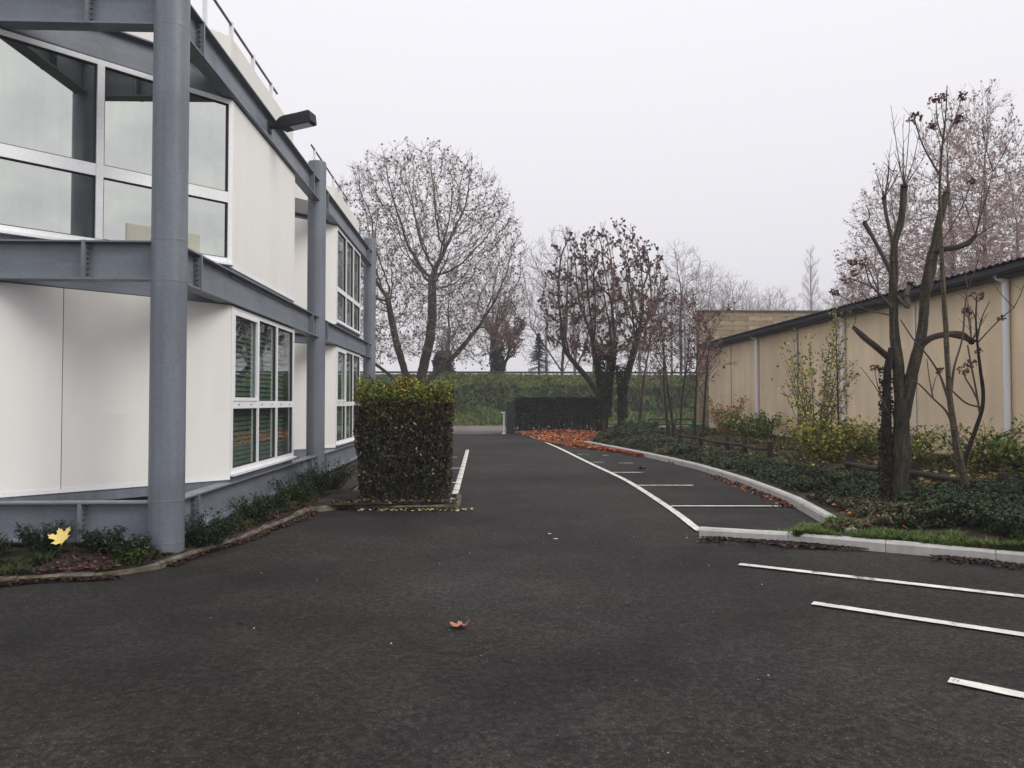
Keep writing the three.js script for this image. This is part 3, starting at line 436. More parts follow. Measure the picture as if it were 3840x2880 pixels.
// ---------------------------------------------------------------- gate end, hoops and small things at the exit
const greenPaint = new THREE.MeshStandardMaterial({ color: lin(0.007, 0.022, 0.021), map: rep(mottleTex, 1), roughness: 0.5 });
{
  const t = thing('gate_post', 'dark green steel gate post at the car park exit', 'gate', null, V(1.4, 0, 38.2));
  mesh('post', new RoundedBoxGeometry(0.42, 1.62, 0.3, 2, 0.015).translate(0, 0.81, 0), greenPaint, t); mesh('cap', new RoundedBoxGeometry(0.46, 0.05, 0.34, 2, 0.012).translate(0, 1.645, 0), greenPaint, t); mesh('foot_plate', mbox(0.52, 0.03, 0.42, 0, 0.015, 0), greenPaint, t);
  for (const y of [0.35, 1.2]) mesh('hinge', new THREE.CylinderGeometry(0.03, 0.03, 0.16, 10).translate(-0.22, y, 0.08), greenPaint, t);
  const r = thing('reader_post', 'slim pale post with a flat head beside the green gate post', 'post', null, V(1.06, 0, 38.1));
  mesh('pole', new THREE.CylinderGeometry(0.035, 0.035, 1.08, 10).translate(0, 0.54, 0), alu, r); mesh('head', mbox(0.2, 0.06, 0.14, -0.05, 1.1, 0), alu, r); mesh('foot', new THREE.CylinderGeometry(0.09, 0.1, 0.06, 12).translate(0, 0.03, 0), alu, r);
  for (const [x, d, k, lab] of [[8.0, 33.6, 1, 'dark green hoop barrier on the strip behind the shrubs'], [9.25, 33.9, 0.85, 'dark hoop barrier nearest the beige hall corner']]) {
    const h = thing('hoop_barrier', lab, 'barrier', 'hoop barriers', V(x, 0.1, d));
    mesh('hoop', new THREE.TubeGeometry(new THREE.CatmullRomCurve3([[-0.5, 0, 0], [-0.5, 0.6, 0], [-0.42, 0.74, 0], [0.42, 0.74, 0], [0.5, 0.6, 0], [0.5, 0, 0]].map((q) => new THREE.Vector3(q[0] * k, q[1], q[2])), false, 'catmullrom', 0.1), 40, 0.032, 10), greenPaint, h);
    mesh('cross_bar', new THREE.CylinderGeometry(0.022, 0.022, 0.98 * k, 8).rotateZ(Math.PI / 2).translate(0, 0.5, 0), greenPaint, h);
  }
  const gb = new THREE.MeshStandardMaterial({ color: lin(0.03, 0.22, 0.13), roughness: 0.5 });
  const b = thing('grit_bin', 'small bright green bin beside the beige hall corner', 'bin', null, V(9.95, 0.12, 34.3));
  mesh('tub', new RoundedBoxGeometry(0.62, 0.42, 0.5, 2, 0.05).translate(0, 0.21, 0), gb, b); const lid = mesh('lid', new RoundedBoxGeometry(0.68, 0.1, 0.56, 2, 0.04).translate(0, 0.45, 0), gb, b); lid.rotation.x = 0.06;
  // guard rail along the crest of the embankment
  const gr = thing('guard_rail', 'dark guard rail along the crest of the grass embankment', 'guard rail', null, V(0, 3.7, 60.2)), rust = new THREE.MeshStandardMaterial({ color: lin(0.045, 0.04, 0.042), roughness: 0.8 });
  for (let x = -42; x < 60; x += 4) { mesh('rail', new RoundedBoxGeometry(3.98, 0.16, 0.06, 1, 0.02).translate(x + 2, 0.36, 0.05), rust, gr); mesh('post', mbox(0.1, 0.5, 0.1, x, 0.18, -0.03), rust, gr); }
}

// ---------------------------------------------------------------- clipped hedges
const sprigGeo = (() => { const b = new GB(), r = rng(500); for (let k = 0; k < 7; k++) b.leaf(new THREE.Vector3((r() - 0.5) * 1.2, r() * 1.0, (r() - 0.5) * 1.2), 0.85, [1, 1, 1], r, 0.35, 0.55); const g = b.geo(); g.deleteAttribute('color'); return g; })();
const leafGeo = (() => { const b = new GB(), r = rng(501); b.leaf(new THREE.Vector3(), 1, [1, 1, 1], r, 0.9, 0.5); const g = b.geo(); g.deleteAttribute('color'); return g; })();
{
  const H0 = V(-1.25, 0.08, 12.05), h = thing('clipped_hedge', 'box clipped dark hedge with yellow green top shoots at the bed corner', 'hedge', null, H0), rnd = rng(502), list = [], shoots = [];
  const W = 1.36, HT = 1.56, D = 0.84, fl = (y) => 1 + 0.12 * y / HT;
  for (let k = 0; k < 30000; k++) {
    let x = rnd() - 0.5, z = rnd() - 0.5, y = Math.pow(rnd(), 0.9); const f = rnd(); // mostly near the clipped faces
    if (f < 0.38) z = 0.5 - Math.pow(rnd(), 2) * 0.22; else if (f < 0.58) x = (rnd() < 0.5 ? -1 : 1) * (0.5 - Math.pow(rnd(), 2) * 0.15); else if (f < 0.72) y = 1 - Math.pow(rnd(), 2) * 0.14; else if (f < 0.82) z = -0.5 + rnd() * 0.15;
    const lump = 0.13 * (fbm(x * 5 + 9, y * 6 + z * 3, 503, 3) - 0.5); if (y < 0.12 && rnd() < 0.5) continue; if (fbm(x * 9 + 40, y * 11, 504, 2) > 0.6 && rnd() < 0.7) continue;
    const py = y * HT * (0.965 + 0.06 * vnoise(x * 7, z * 7, 505)), px = x * W * fl(py) * (1 + lump), pz = z * D * fl(py) * (1 + lump * 2);
    const t = rnd(), c = t < 0.5 ? [0.036, 0.042, 0.022] : t < 0.76 ? [0.06, 0.055, 0.032] : t < 0.9 ? [0.09, 0.045, 0.034] : t < 0.96 ? [0.075, 0.1, 0.035] : [0.36, 0.33, 0.27];
    const red = y > 0.8 && rnd() < 0.5 ? (rnd() < 0.55 ? [0.12, 0.05, 0.035] : [0.14, 0.15, 0.035]) : c;
    list.push({ p: new THREE.Vector3(px, py, pz), s: 0.032 + rnd() * 0.03, q: turn(rnd, 3), c: lin(...shade(red, 0.4 + rnd() * 0.75)) });
  }
  instanced('foliage', leafGeo, glossLeaf, list, h);
  for (let k = 0; k < 820; k++) { // young shoots above the clipped top
    const x = (rnd() - 0.5) * W * 1.1, z = (rnd() - 0.5) * D * 1.05, n = 6 + Math.floor(rnd() * 7), L = (0.1 + 0.24 * rnd()) * (0.6 + 0.8 * vnoise(x * 3 + 5, z * 2, 506)), yel = fbm(x * 2 + 3, z * 2, 507, 2);
    for (let j = 0; j < n; j++) { const c = rnd() < clamp((yel - 0.35) * 2, 0.1, 0.8) ? [0.3, 0.23, 0.04] : [0.13, 0.175, 0.035]; shoots.push({ p: new THREE.Vector3(x + (rnd() - 0.5) * 0.05, HT - 0.03 + L * j / n * (1 + 0.3 * rnd()), z + (rnd() - 0.5) * 0.05), s: 0.036 + rnd() * 0.028, q: turn(rnd, 2.4), c: lin(...shade(c, 0.5 + rnd() * 0.8)) }); }
  }
  instanced('top_shoots', leafGeo, leafMat, shoots, h);
  const st = new GB(); for (let k = 0; k < 90; k++) { const x = (rnd() - 0.5) * W * 0.92, z = (rnd() - 0.5) * D * 0.9, a = new THREE.Vector3(x * 0.8, -0.1, z * 0.8), b = new THREE.Vector3(x + (rnd() - 0.5) * 0.2, 0.7, z + (rnd() - 0.5) * 0.1), c = new THREE.Vector3(x * 1.08 + (rnd() - 0.5) * 0.3, 1.45, z * 1.05 + (rnd() - 0.5) * 0.2); st.tube([a, b, c], [0.012, 0.009, 0.004], 4, shade([0.1, 0.085, 0.07], 0.6 + rnd())); }
  mesh('stems', st.geo(), twigMat, h);
}
{
  const h = thing('dark_hedge', 'long dark evergreen hedge behind the leaf pile and gate post', 'hedge', null, V(4.2, 0, 40.3)), rnd = rng(510), list = [];
  for (let k = 0; k < 9000; k++) { let x = rnd() - 0.5, y = Math.pow(rnd(), 0.8), z = rnd() < 0.75 ? 0.5 - 0.2 * rnd() * rnd() : rnd() - 0.5; if (rnd() < 0.2) y = 1 - 0.1 * rnd(); list.push({ p: new THREE.Vector3(x * 5.0, y * (1.78 + 0.1 * vnoise(x * 20, 1, 511)), z * 0.9), s: 0.1 + rnd() * 0.07, q: turn(rnd, 3), c: lin(...shade(rnd() < 0.75 ? [0.009, 0.015, 0.01] : [0.016, 0.027, 0.014], 0.6 + rnd() * 0.9)) }); }
  instanced('foliage', leafGeo, leafMat, list, h);
  const st = new GB(); for (let k = 0; k < 40; k++) { const x = (k / 39 - 0.5) * 4.8, z = (rnd() - 0.5) * 0.5; st.tube([new THREE.Vector3(x, -0.05, z), new THREE.Vector3(x + (rnd() - 0.5) * 0.2, 0.8, z), new THREE.Vector3(x + (rnd() - 0.5) * 0.4, 1.65, z * 1.2)], [0.03, 0.025, 0.01], 4, [0.03, 0.027, 0.024]); }
  mesh('stems', st.geo(), twigMat, h);
}
// ---------------------------------------------------------------- ground cover, grass, weeds, leaf litter
{
  const rnd = rng(520), list = [], dens = (x, d) => fbm(x * 1.1, d * 0.9, 521, 3);
  for (let k = 0; k < 52000; k++) {
    const d = 8.6 + 29.5 * Math.pow(rnd(), 1.35), x0 = bedRx(d), wide = Math.max(1.2, (d < 13 ? 6.9 : 6.55) - x0), x = x0 + 0.12 + rnd() * wide;
    const lim = d < 9.6 ? x0 + 0.9 : x0 + 0.28; if (x < lim && rnd() < 0.88) continue;
    const e = clamp((x - x0 - 0.1) / 0.7, 0, 1) * clamp((x0 + wide + 0.25 - x) / 0.7, 0, 1), mound = (0.07 + 0.5 * dens(x, d) * dens(x + 20, d)) * (0.3 + 0.7 * e); if (dens(x * 1.6 + 7, d * 1.6 + 3) < 0.4) continue;
    const t = Math.pow(rnd(), 0.6), c = rnd() < 0.62 ? [0.032, 0.05, 0.022] : rnd() < 0.6 ? [0.055, 0.085, 0.03] : [0.08, 0.08, 0.04];
    list.push({ p: V(x, bedR(x, d) + mound * t, d), s: (0.035 + rnd() * 0.03) * (1 + Math.max(0, d - 12) * 0.03), q: turn(rnd, 1.6), c: lin(...shade(rnd() < 0.55 * clamp((dens(x * 0.7 + 60, d * 0.7) - 0.45) * 6, 0.06, 1) ? [0.12, 0.095, 0.055] : c, (0.65 + rnd() * 0.9) * (0.7 + 0.8 * dens(x + 90, d)))) });
  }
  // patch in front of and beside the pollarded tree, right out of the frame
  for (let k = 0; k < 17000; k++) { const d = 7.2 + 2.8 * rnd(), x = 5.6 + 3.6 * rnd(), x0 = bedRx(d); if (x < x0 + 0.75 + 0.35 * vnoise(d * 3, 2, 523)) continue; const mound = (0.14 + 0.5 * dens(x, d) * dens(x + 20, d)) * clamp((x - x0 - 0.6) / 0.4, 0.2, 1), t = Math.pow(rnd(), 0.6); list.push({ p: V(x, bedR(x, d) + mound * t, d), s: 0.033 + rnd() * 0.028, q: turn(rnd, 1.6), c: lin(...shade(rnd() < 0.7 ? [0.032, 0.05, 0.024] : [0.062, 0.085, 0.034], 0.65 + rnd() * 0.9)) }); }
  instanced('ground_cover', sprigGeo, glossLeaf, list, null, 'low dark evergreen ground cover filling the shrub bed', 'ground cover');
}
const bladeGeo = (() => { const b = new GB(), r = rng(530); for (let k = 0; k < 9; k++) { const a = r() * 6.28, l = 0.5 + r() * 0.6, w = 0.045, dx = Math.cos(a), dz = Math.sin(a), bx = (r() - 0.5) * 0.5, bz = (r() - 0.5) * 0.5, P = (t, s) => new THREE.Vector3(bx + dx * t * t * l * 0.7 - dz * s, t * l * (1 - 0.25 * t), bz + dz * t * t * l * 0.7 + dx * s), n = new THREE.Vector3(-dx * 0.5, 0.8, -dz * 0.5).normalize(), C = [1, 1, 1]; const v = [b.v(P(0, -w), n, C), b.v(P(0, w), n, C), b.v(P(0.55, -w * 0.7), n, C), b.v(P(0.55, w * 0.7), n, C), b.v(P(1, 0), n, C)]; b.i.push(v[0], v[1], v[2], v[1], v[3], v[2], v[2], v[3], v[4]); } const g = b.geo(); g.deleteAttribute('color'); return g; })();
{
  const rnd = rng(531), list = [], q = () => turn(rnd, 0.5), put2 = (x, d, y, s, c) => list.push({ p: V(x, y, d), s, q: q(), c: lin(...shade(c, 0.6 + rnd() * 0.8)) });
  for (let k = 0; k < 9500; k++) { const d = 6.6 + 3.0 * rnd(), x0 = bedRx(d), x = x0 + 0.03 + Math.pow(rnd(), 1.3) * 1.15; if (d > 8.35 && x > 4.7) continue; if (fbm(x * 2.2, d * 2.2, 532, 3) < 0.52) continue; put2(x, d, bedR(x, d) - 0.01, 0.065 + rnd() * 0.075, rnd() < 0.75 ? [0.075, 0.125, 0.028] : [0.14, 0.15, 0.04]); }
  for (let k = 0; k < 1600; k++) { const d = 8.42 + 0.75 * rnd(), x = lerp(3.3, 4.7, rnd()); if (d > 8.75 && x < 3.9 || d < 8.8 - (x - 2.57) * 0.42 + 0.1) continue; put2(x, d, 0.01, 0.06 + rnd() * 0.08, [0.11, 0.18, 0.04]); }
  for (let k = 0; k < 9000; k++) { const d = 8 + 27 * Math.pow(rnd(), 1.4), x = 7.3 + 3.3 * rnd(); if (fbm(x * 0.9, d * 0.7, 533, 3) < 0.42) continue; put2(x, d, bedR(x, d) - 0.01, 0.09 + rnd() * 0.1, rnd() < 0.6 ? [0.07, 0.09, 0.025] : [0.15, 0.13, 0.04]); }
  for (let k = 0; k < 7500; k++) { const d = 6.5 + 6.2 * Math.pow(rnd(), 1.5), x = (along(kerbL.slice(0, 11), Math.min(d, 11.25)) ?? -3) - 0.12 - 1.1 * rnd(); if (fbm(x * 2, d * 2, 534, 3) < 0.42) continue; put2(x, d, bedH(x, d) - 0.01, 0.05 + rnd() * 0.07, rnd() < 0.7 ? [0.035, 0.05, 0.018] : [0.08, 0.085, 0.03]); }
  instanced('bed_grass', bladeGeo, leafMat, list, null, 'thin grass and moss at the edges of the planting beds', 'grass');
  const far = []; for (let k = 0; k < 26000; k++) { const d = 51.8 + 9 * rnd(), x = -30 + 55 * rnd(), b = fbm(x * 0.35, d * 0.6, 122, 4); const zone = d + 2.2 * (fbm(x * 0.3, d * 0.3, 536, 3) - 0.5), bram = zone > 54.8 && zone < 57.6; far.push({ p: V(x, embH(x, d) - 0.02, d), s: (bram ? 0.26 : 0.14) + 0.25 * rnd() * b * 1.6, q: turn(rnd, 0.7), c: lin(...shade(bram ? (rnd() < 0.7 ? [0.07, 0.095, 0.045] : [0.12, 0.13, 0.06]) : rnd() < 0.65 ? [0.13, 0.185, 0.045] : [0.2, 0.22, 0.065], 0.45 + 1.0 * b * rnd() + 0.4 * fbm(x, d, 535, 2))) }); }
  instanced('embankment_grass', bladeGeo, leafMat, far, null, 'rough grass and weeds growing over the embankment slope', 'grass');
}
const lobed = (() => { const pts = [], n = 5; for (let k = 0; k < n * 2; k++) { const a = (k / (n * 2)) * Math.PI * 2 + Math.PI / 2, r = k % 2 ? 0.34 : k === 0 ? 0.56 : [0.5, 0.42, 0.42, 0.5][(k / 2 - 1) | 0]; pts.push(new THREE.Vector2(Math.cos(a) * r, Math.sin(a) * r)); } const g = new THREE.ShapeGeometry(new THREE.Shape(pts)); g.rotateX(-Math.PI / 2); const p = g.attributes.position; for (let i = 0; i < p.count; i++) { const r = Math.hypot(p.getX(i), p.getZ(i)); p.setY(i, 0.5 * r * r * (i % 2 ? 0.5 : 1) + 0.12 * Math.abs(p.getX(i))); } g.computeVertexNormals(); return g; })();
const planeLeaf = (() => {                                            // five toothed lobes and a stalk
  const half = [[0, 0.56], [0.05, 0.44], [0.1, 0.46], [0.13, 0.3], [0.2, 0.27], [0.3, 0.36], [0.34, 0.31], [0.46, 0.3], [0.42, 0.2], [0.47, 0.13], [0.32, 0.07], [0.25, -0.02], [0.33, -0.1], [0.41, -0.2], [0.3, -0.2], [0.27, -0.29], [0.14, -0.24], [0.05, -0.27], [0.018, -0.3], [0.022, -0.55]];
  const g = new THREE.ShapeGeometry(new THREE.Shape([...half, ...half.slice(1).reverse().map(([x, y]) => [-x * 0.95, y * 1.03 - 0.01])].map(([x, y]) => new THREE.Vector2(x, y)))); g.rotateX(-Math.PI / 2); const p = g.attributes.position;
  for (let i = 0; i < p.count; i++) { const x = p.getX(i), z = p.getZ(i), r = Math.hypot(x, z); p.setY(i, 0.55 * r * r * (0.5 + vnoise(x * 4 + 9, z * 4, 5)) + 0.16 * Math.abs(x)); } g.computeVertexNormals(); return g;
})();
const rust = [[0.3, 0.085, 0.03], [0.22, 0.06, 0.03], [0.36, 0.14, 0.05], [0.16, 0.045, 0.028], [0.28, 0.16, 0.08]], drab = [[0.05, 0.022, 0.02], [0.07, 0.03, 0.026], [0.035, 0.02, 0.018], [0.1, 0.05, 0.04], [0.025, 0.02, 0.018]];
{
  const rnd = rng(540), pile = [];
  for (let k = 0; k < 20000; k++) { const d = 22 + 18.3 * rnd(), x0 = along([[2.5, 26], [2.45, 31], [2.3, 35], [1.7, 38.2], [1.8, 41]], Math.max(26, d)) ?? 2, x1 = Math.max(d < 28.6 ? (along(kerbB, d) ?? 4) - 0.02 : 4.1 + (d - 28.6) * 0.2, x0 + 0.1); let t = rnd(); if (d < 30) t = 1 - Math.pow(rnd(), 1.6) * clamp((d - 23) / 7, 0.07, 1); const x = lerp(x0, x1, t), hgt = 0.2 * clamp((d - 27) / 6, 0, 1) * Math.sin(Math.PI * clamp((x - x0) / (x1 - x0), 0.05, 0.95)) * fbm(x, d, 541, 2); pile.push({ p: V(x, 0.015 + hgt * rnd(), d), s: 0.13 + 0.1 * rnd(), q: turn(rnd, 1.3), c: lin(...shade(pick(rnd, rust), 0.7 + rnd() * 1.3)) }); }
  instanced('leaf_pile', lobed, leafMat, pile, null, 'wide drift of fallen rust orange leaves beside the shrub bed', 'fallen leaves');
  const lit = [], C = (poly) => new THREE.CatmullRomCurve3(poly.map(([x, d]) => V(x, 0, d)), false, 'catmullrom', 0.12), cl = C(kerbL.slice(1, 12)), cb = C([...kerbB].reverse()), ca = C(kerbA);
  const drop = (p, s, c, y) => lit.push({ p: new THREE.Vector3(p.x, y, p.z), s, q: turn(rnd, 1.0), c: lin(...shade(c, 0.5 + rnd())) });
  for (let k = 0; k < 7000; k++) { const t = rnd(), p = cl.getPointAt(t), tn = cl.getTangentAt(t), o = (0.02 + 0.2 * rnd() * rnd()) * (fbm(t * 22, 1, 542, 2) + 0.15), n = fbm(t * 14, 4, 543, 2); if (n < 0.42) continue; drop({ x: p.x - tn.z * o, z: p.z + tn.x * o }, 0.02 + 0.03 * rnd(), pick(rnd, drab), 0.006 + 0.022 * rnd() * (1 - o * 3)); }
  for (let k = 0; k < 8000; k++) { const d = 6.5 + 6.2 * Math.pow(rnd(), 1.2), x = (along(kerbL.slice(0, 11), Math.min(d, 11.25)) ?? -3) - 0.1 - 1.3 * rnd() * rnd(); drop({ x, z: -d }, 0.02 + 0.028 * rnd(), rnd() < 0.85 ? pick(rnd, drab) : [0.14, 0.045, 0.035], bedH(x, d) + 0.02 * rnd()); }
  for (let k = 0; k < 420; k++) { const x = -2.3 + 1.9 * rnd(), d = 11.28 + 0.25 * rnd(); drop({ x, z: -d }, 0.035 + 0.04 * rnd(), rnd() < 0.35 ? [0.13, 0.03, 0.03] : rnd() < 0.2 ? [0.24, 0.2, 0.06] : pick(rnd, drab), 0.095 + 0.02 * rnd()); }
  for (let k = 0; k < 150; k++) { const x = -1.9 + 1.75 * rnd(), d = 11.0 + 0.22 * rnd(); drop({ x, z: -d }, 0.03 + 0.035 * rnd(), rnd() < 0.6 ? [0.32, 0.29, 0.1] : rnd() < 0.5 ? [0.5, 0.45, 0.3] : pick(rnd, drab), 0.012); }
  for (let k = 0; k < 1700; k++) { const t = rnd() * 0.86 + 0.02, p = cb.getPointAt(t), tn = cb.getTangentAt(t), o = 0.02 + 0.35 * rnd() * rnd(); if (fbm(t * 12, 7, 544, 2) < 0.45) continue; drop({ x: p.x + tn.z * o, z: p.z - tn.x * o }, 0.03 + 0.05 * rnd(), rnd() < 0.5 ? pick(rnd, rust) : pick(rnd, drab), 0.012); }
  for (let k = 0; k < 4200; k++) { const t = rnd() * 0.5, p = ca.getPointAt(t), tn = ca.getTangentAt(t), o = 0.02 + 0.42 * rnd() * rnd(), n = fbm(t * 17, o * 6 + 9, 545, 3); if (n < 0.5 + 0.12 * rnd()) continue; drop({ x: p.x - tn.z * o, z: p.z + tn.x * o }, 0.022 + 0.03 * rnd(), rnd() < 0.5 ? drab[4] : pick(rnd, drab), 0.008 + 0.012 * rnd()); }
  for (let k = 0; k < 1500; k++) { const d = 8.5 + 25 * rnd() * rnd(), x = bedRx(d) + 0.15 + 1.7 * rnd(); drop({ x, z: -d }, 0.05 + 0.05 * rnd(), rnd() < 0.3 ? pick(rnd, rust) : pick(rnd, drab), bedR(x, d) + 0.03 + 0.05 * rnd()); }
  for (let k = 0; k < 1400; k++) { const d = 9 + 24 * rnd() * rnd(), x = 6.9 + 3.5 * rnd(); drop({ x, z: -d }, 0.06 + 0.06 * rnd(), rnd() < 0.6 ? [0.3, 0.22, 0.07] : pick(rnd, rust), bedR(x, d) + 0.02 + 0.05 * rnd()); }
  for (let k = 0; k < 260; k++) { const d = 3.2 + 14 * rnd(), x = (rnd() - 0.45) * d * 0.9; if (x < -2.2 || x > 4.3) continue; drop({ x, z: -d }, 0.008 + 0.014 * rnd() * rnd(), rnd() < 0.5 ? [0.5, 0.48, 0.42] : pick(rnd, drab), 0.006); }
  instanced('leaf_litter', lobed, leafMat, lit, null, 'small dark fallen leaves gathered along the kerbs and beds', 'fallen leaves');
  // single leaves and scraps one can point at
  const one = (name, x, y, d, s, c, lab, cat, tilt = 0.2) => { const m = mesh(name, name === 'fallen_leaf' ? planeLeaf : lobed, new THREE.MeshStandardMaterial({ color: lin(...c), roughness: 0.7 })); m.position.copy(V(x, y, d)); m.scale.set(s, s * 1.1, s); m.quaternion.copy(turn(rnd, tilt)); tag(m, lab, cat); return m; };
  one('fallen_leaf', -0.163, 0.008, 5.331, 0.15, [0.42, 0.17, 0.09], 'single orange brown plane leaf lying on the open asphalt', 'leaf');
  one('fallen_leaf', -4.03, 0.3, 7.3, 0.22, [0.72, 0.55, 0.17], 'big pale yellow plane leaf resting on the bed weeds', 'leaf').rotation.set(0.75, 0.5, 0.1);
  one('fallen_leaf', -4.42, 0.13, 7.0, 0.17, [0.42, 0.1, 0.045], 'reddish orange leaf in the bed at the picture edge', 'leaf', 0.5);
  one('fallen_leaf', 1.144, 0.006, 5.914, 0.075, [0.012, 0.012, 0.012], 'small black curled leaf on the open asphalt', 'leaf', 0.8);
  one('fallen_leaf', 3.75, 0.012, 17.5, 0.26, [0.012, 0.011, 0.01], 'black leaf clump beside the far shrub bed kerb', 'leaf', 0.4);
  one('fallen_leaf', -1.75, 0.006, 5.5, 0.06, [0.014, 0.013, 0.012], 'small dark leaf on asphalt in front of the planting bed', 'leaf', 0.8);
  one('paper_scrap', 0.81, 0.006, 9.02, 0.07, [0.62, 0.62, 0.6], 'farther one of two pale scraps on the asphalt', 'scrap');
  one('paper_scrap', 0.85, 0.006, 8.68, 0.075, [0.62, 0.62, 0.6], 'nearer one of two pale scraps on the asphalt', 'scrap');
}
// weed clumps at the foot of the steel frame
{
  const rnd = rng(550);
  for (const [x, d, r, h, c, lab] of [[-3.0, 8.2, 0.4, 0.33, [0.022, 0.04, 0.02], 'dense dark green weed clump at the foot of the corner column'], [-4.3, 7.5, 0.26, 0.26, [0.02, 0.034, 0.018], 'dark weed clump beside the big yellow leaf'], [-3.75, 7.5, 0.18, 0.22, [0.025, 0.032, 0.02], 'thin weed clump between yellow leaf and corner column'], [-2.95, 9.7, 0.32, 0.26, [0.028, 0.045, 0.02], 'low leafy weed clump under the long bottom beam'], [-2.85, 11.4, 0.4, 0.36, [0.035, 0.05, 0.022], 'scrubby weed clump under the beam near the second column'], [-2.7, 13.2, 0.5, 0.45, [0.022, 0.035, 0.018], 'dark shrubby weeds behind the second column'], [-2.9, 12.7, 0.3, 0.3, [0.03, 0.04, 0.02], 'weed clump tucked beside the clipped hedge'], [-4.75, 7.3, 0.3, 0.2, [0.03, 0.042, 0.02], 'low weed clump at the picture edge under the beam'], [-3.5, 7.45, 0.25, 0.16, [0.028, 0.036, 0.02], 'low weed clump just before the corner column'], [-2.95, 10.5, 0.3, 0.22, [0.03, 0.045, 0.02], 'low weed clump midway under the long bottom beam'], [-3.35, 6.99 + 0.25, 0.12, 0.14, [0.035, 0.055, 0.012], 'fresh green weed tuft at the kerb bend']]) {
    const b = new GB(), o = V(x, bedH(x, d) - 0.01, d);
    for (let k = 0; k < 150; k++) { const a = rnd() * 6.28, q = Math.sqrt(rnd()) * r * 0.7, l = h * (0.5 + 0.7 * rnd()), p0 = new THREE.Vector3(Math.cos(a) * q * 0.6, 0, Math.sin(a) * q * 0.6), p2 = new THREE.Vector3(Math.cos(a) * (q + 0.35 * l), l * 0.95, Math.sin(a) * (q + 0.35 * l)), p1 = p0.clone().lerp(p2, 0.5); p1.y += 0.1 * l; b.tube([p0, p1, p2], [0.003, 0.003, 0.0015], 3, shade(c, 0.7 + rnd() * 0.6)); for (let j = 0; j < 6; j++) b.leaf(p0.clone().lerp(p2, 0.25 + 0.75 * rnd()).add(new THREE.Vector3((rnd() - 0.5) * 0.05, (rnd() - 0.5) * 0.03, (rnd() - 0.5) * 0.05)), 0.035 + 0.025 * rnd(), shade(c, 0.7 + rnd() * 1.1), rnd, 0.3, 0.4); }
    const m = mesh('weed_clump', b.geo(), twigMat); m.position.copy(o); tag(m, lab, 'weeds', 'weeds at the foot of the steel frame');
  }
}

// ---------------------------------------------------------------- trees
function grow(o, tr, cr, rnd, p, dir, len, r, lev) {
  const n = o.segs[lev], pts = [p.clone()], rs = [r], d = dir.clone(), end = r * o.taper[lev]; let q = p.clone();
  for (let k = 1; k <= n; k++) {
    d.x += (rnd() - 0.5) * o.wander[lev]; d.y += (rnd() - 0.5) * o.wander[lev] + o.trop[lev]; d.z += (rnd() - 0.5) * o.wander[lev]; d.normalize();
    q = q.clone().addScaledVector(d, len / n); if (o.inside && lev && !o.inside(q)) { if (k === 1) { pts.push(q); rs.push(Math.max(end, o.min)); } break; }
    pts.push(q); rs.push(Math.max(o.min, lerp(r, end, k / n)));
  }
  const b = lev < o.trunkLevels ? tr : cr, col = lev < o.trunkLevels ? shade(o.bark, 0.85 + 0.3 * rnd()) : shade(o.twig ?? o.bark, 0.8 + 0.4 * rnd());
  b.tube(pts, rs, o.sides[lev], col, lev < 1 ? 0.12 : 0);
  const m = pts.length - 1;
  if (lev < o.levels - 1) {
    const kids = o.kids[lev];
    for (let k = 0; k < kids; k++) {
      const t = lerp(o.first[lev], 1, (k + rnd() * 0.9) / kids), f = Math.min(m - 1e-4, t * m), i = Math.floor(f), s = pts[i].clone().lerp(pts[i + 1] ?? pts[i], f - i), ax = pts[Math.min(m, i + 1)].clone().sub(pts[i]).normalize();
      const side = new THREE.Vector3(rnd() - 0.5, rnd() - 0.5, rnd() - 0.5).cross(ax).normalize(), a = lev === 0 && o.fan ? lerp(o.fan[0], o.fan[1], ((k * 3) % kids + rnd() * 0.8) / kids) : o.angle[lev] * (0.7 + 0.6 * rnd()); if (lev === 0 && o.spread) { const w = k / kids * 6.283 * o.spread + rnd() * 0.8; side.set(Math.cos(w), 0, Math.sin(w)); }
      const cd = ax.multiplyScalar(Math.cos(a)).addScaledVector(side, Math.sin(a)).normalize(), rr = lerp(rs[i], rs[Math.min(m, i + 1)], f - i);
      grow(o, tr, cr, rnd, s, cd, len * o.ratio[lev] * (0.7 + 0.6 * rnd()) * (1 - 0.35 * (t - o.first[lev])), Math.max(o.min, rr * o.rr[lev]), lev + 1);
    }
  } else if (o.leaves) {
    for (let k = 0; k < o.leaves; k++) if (rnd() < (o.leafChance ?? 1)) { const at = pts[Math.floor(rnd() * pts.length)].clone(); at.x += (rnd() - 0.5) * o.leafSpread; at.y += (rnd() - 0.6) * o.leafSpread; at.z += (rnd() - 0.5) * o.leafSpread; cr.leaf(at, o.leafSize, shade(pick(rnd, o.leafCols), 0.6 + 0.8 * rnd()), rnd, 0, 0.8); }
  }
}
function makeTree(name, label, category, group, pos, o, seed, extra) {
  const t = thing(name, label, category, group, pos), rnd = rng(seed), tr = new GB(), cr = new GB();
  for (const s of o.stems) grow(o, tr, cr, rnd, new THREE.Vector3(...s.p), new THREE.Vector3(...s.d).normalize(), s.len, s.r, 0);
  if (extra) extra(tr, cr, rnd, t);
  mesh('trunk', tr.geo(), bark, t); if (cr.i.length) mesh('crown', cr.geo(), twigMat, t); return t;
}
function copyTree(src, label, pos, s, ry, sy = s) { const c = src.clone(); c.name = numbered(src.name.replace(/_\d{3}$/, '')); c.userData = { ...src.userData, label }; c.position.copy(pos); c.scale.set(s, sy, s); c.rotation.y = ry; scene.add(c); return c; }
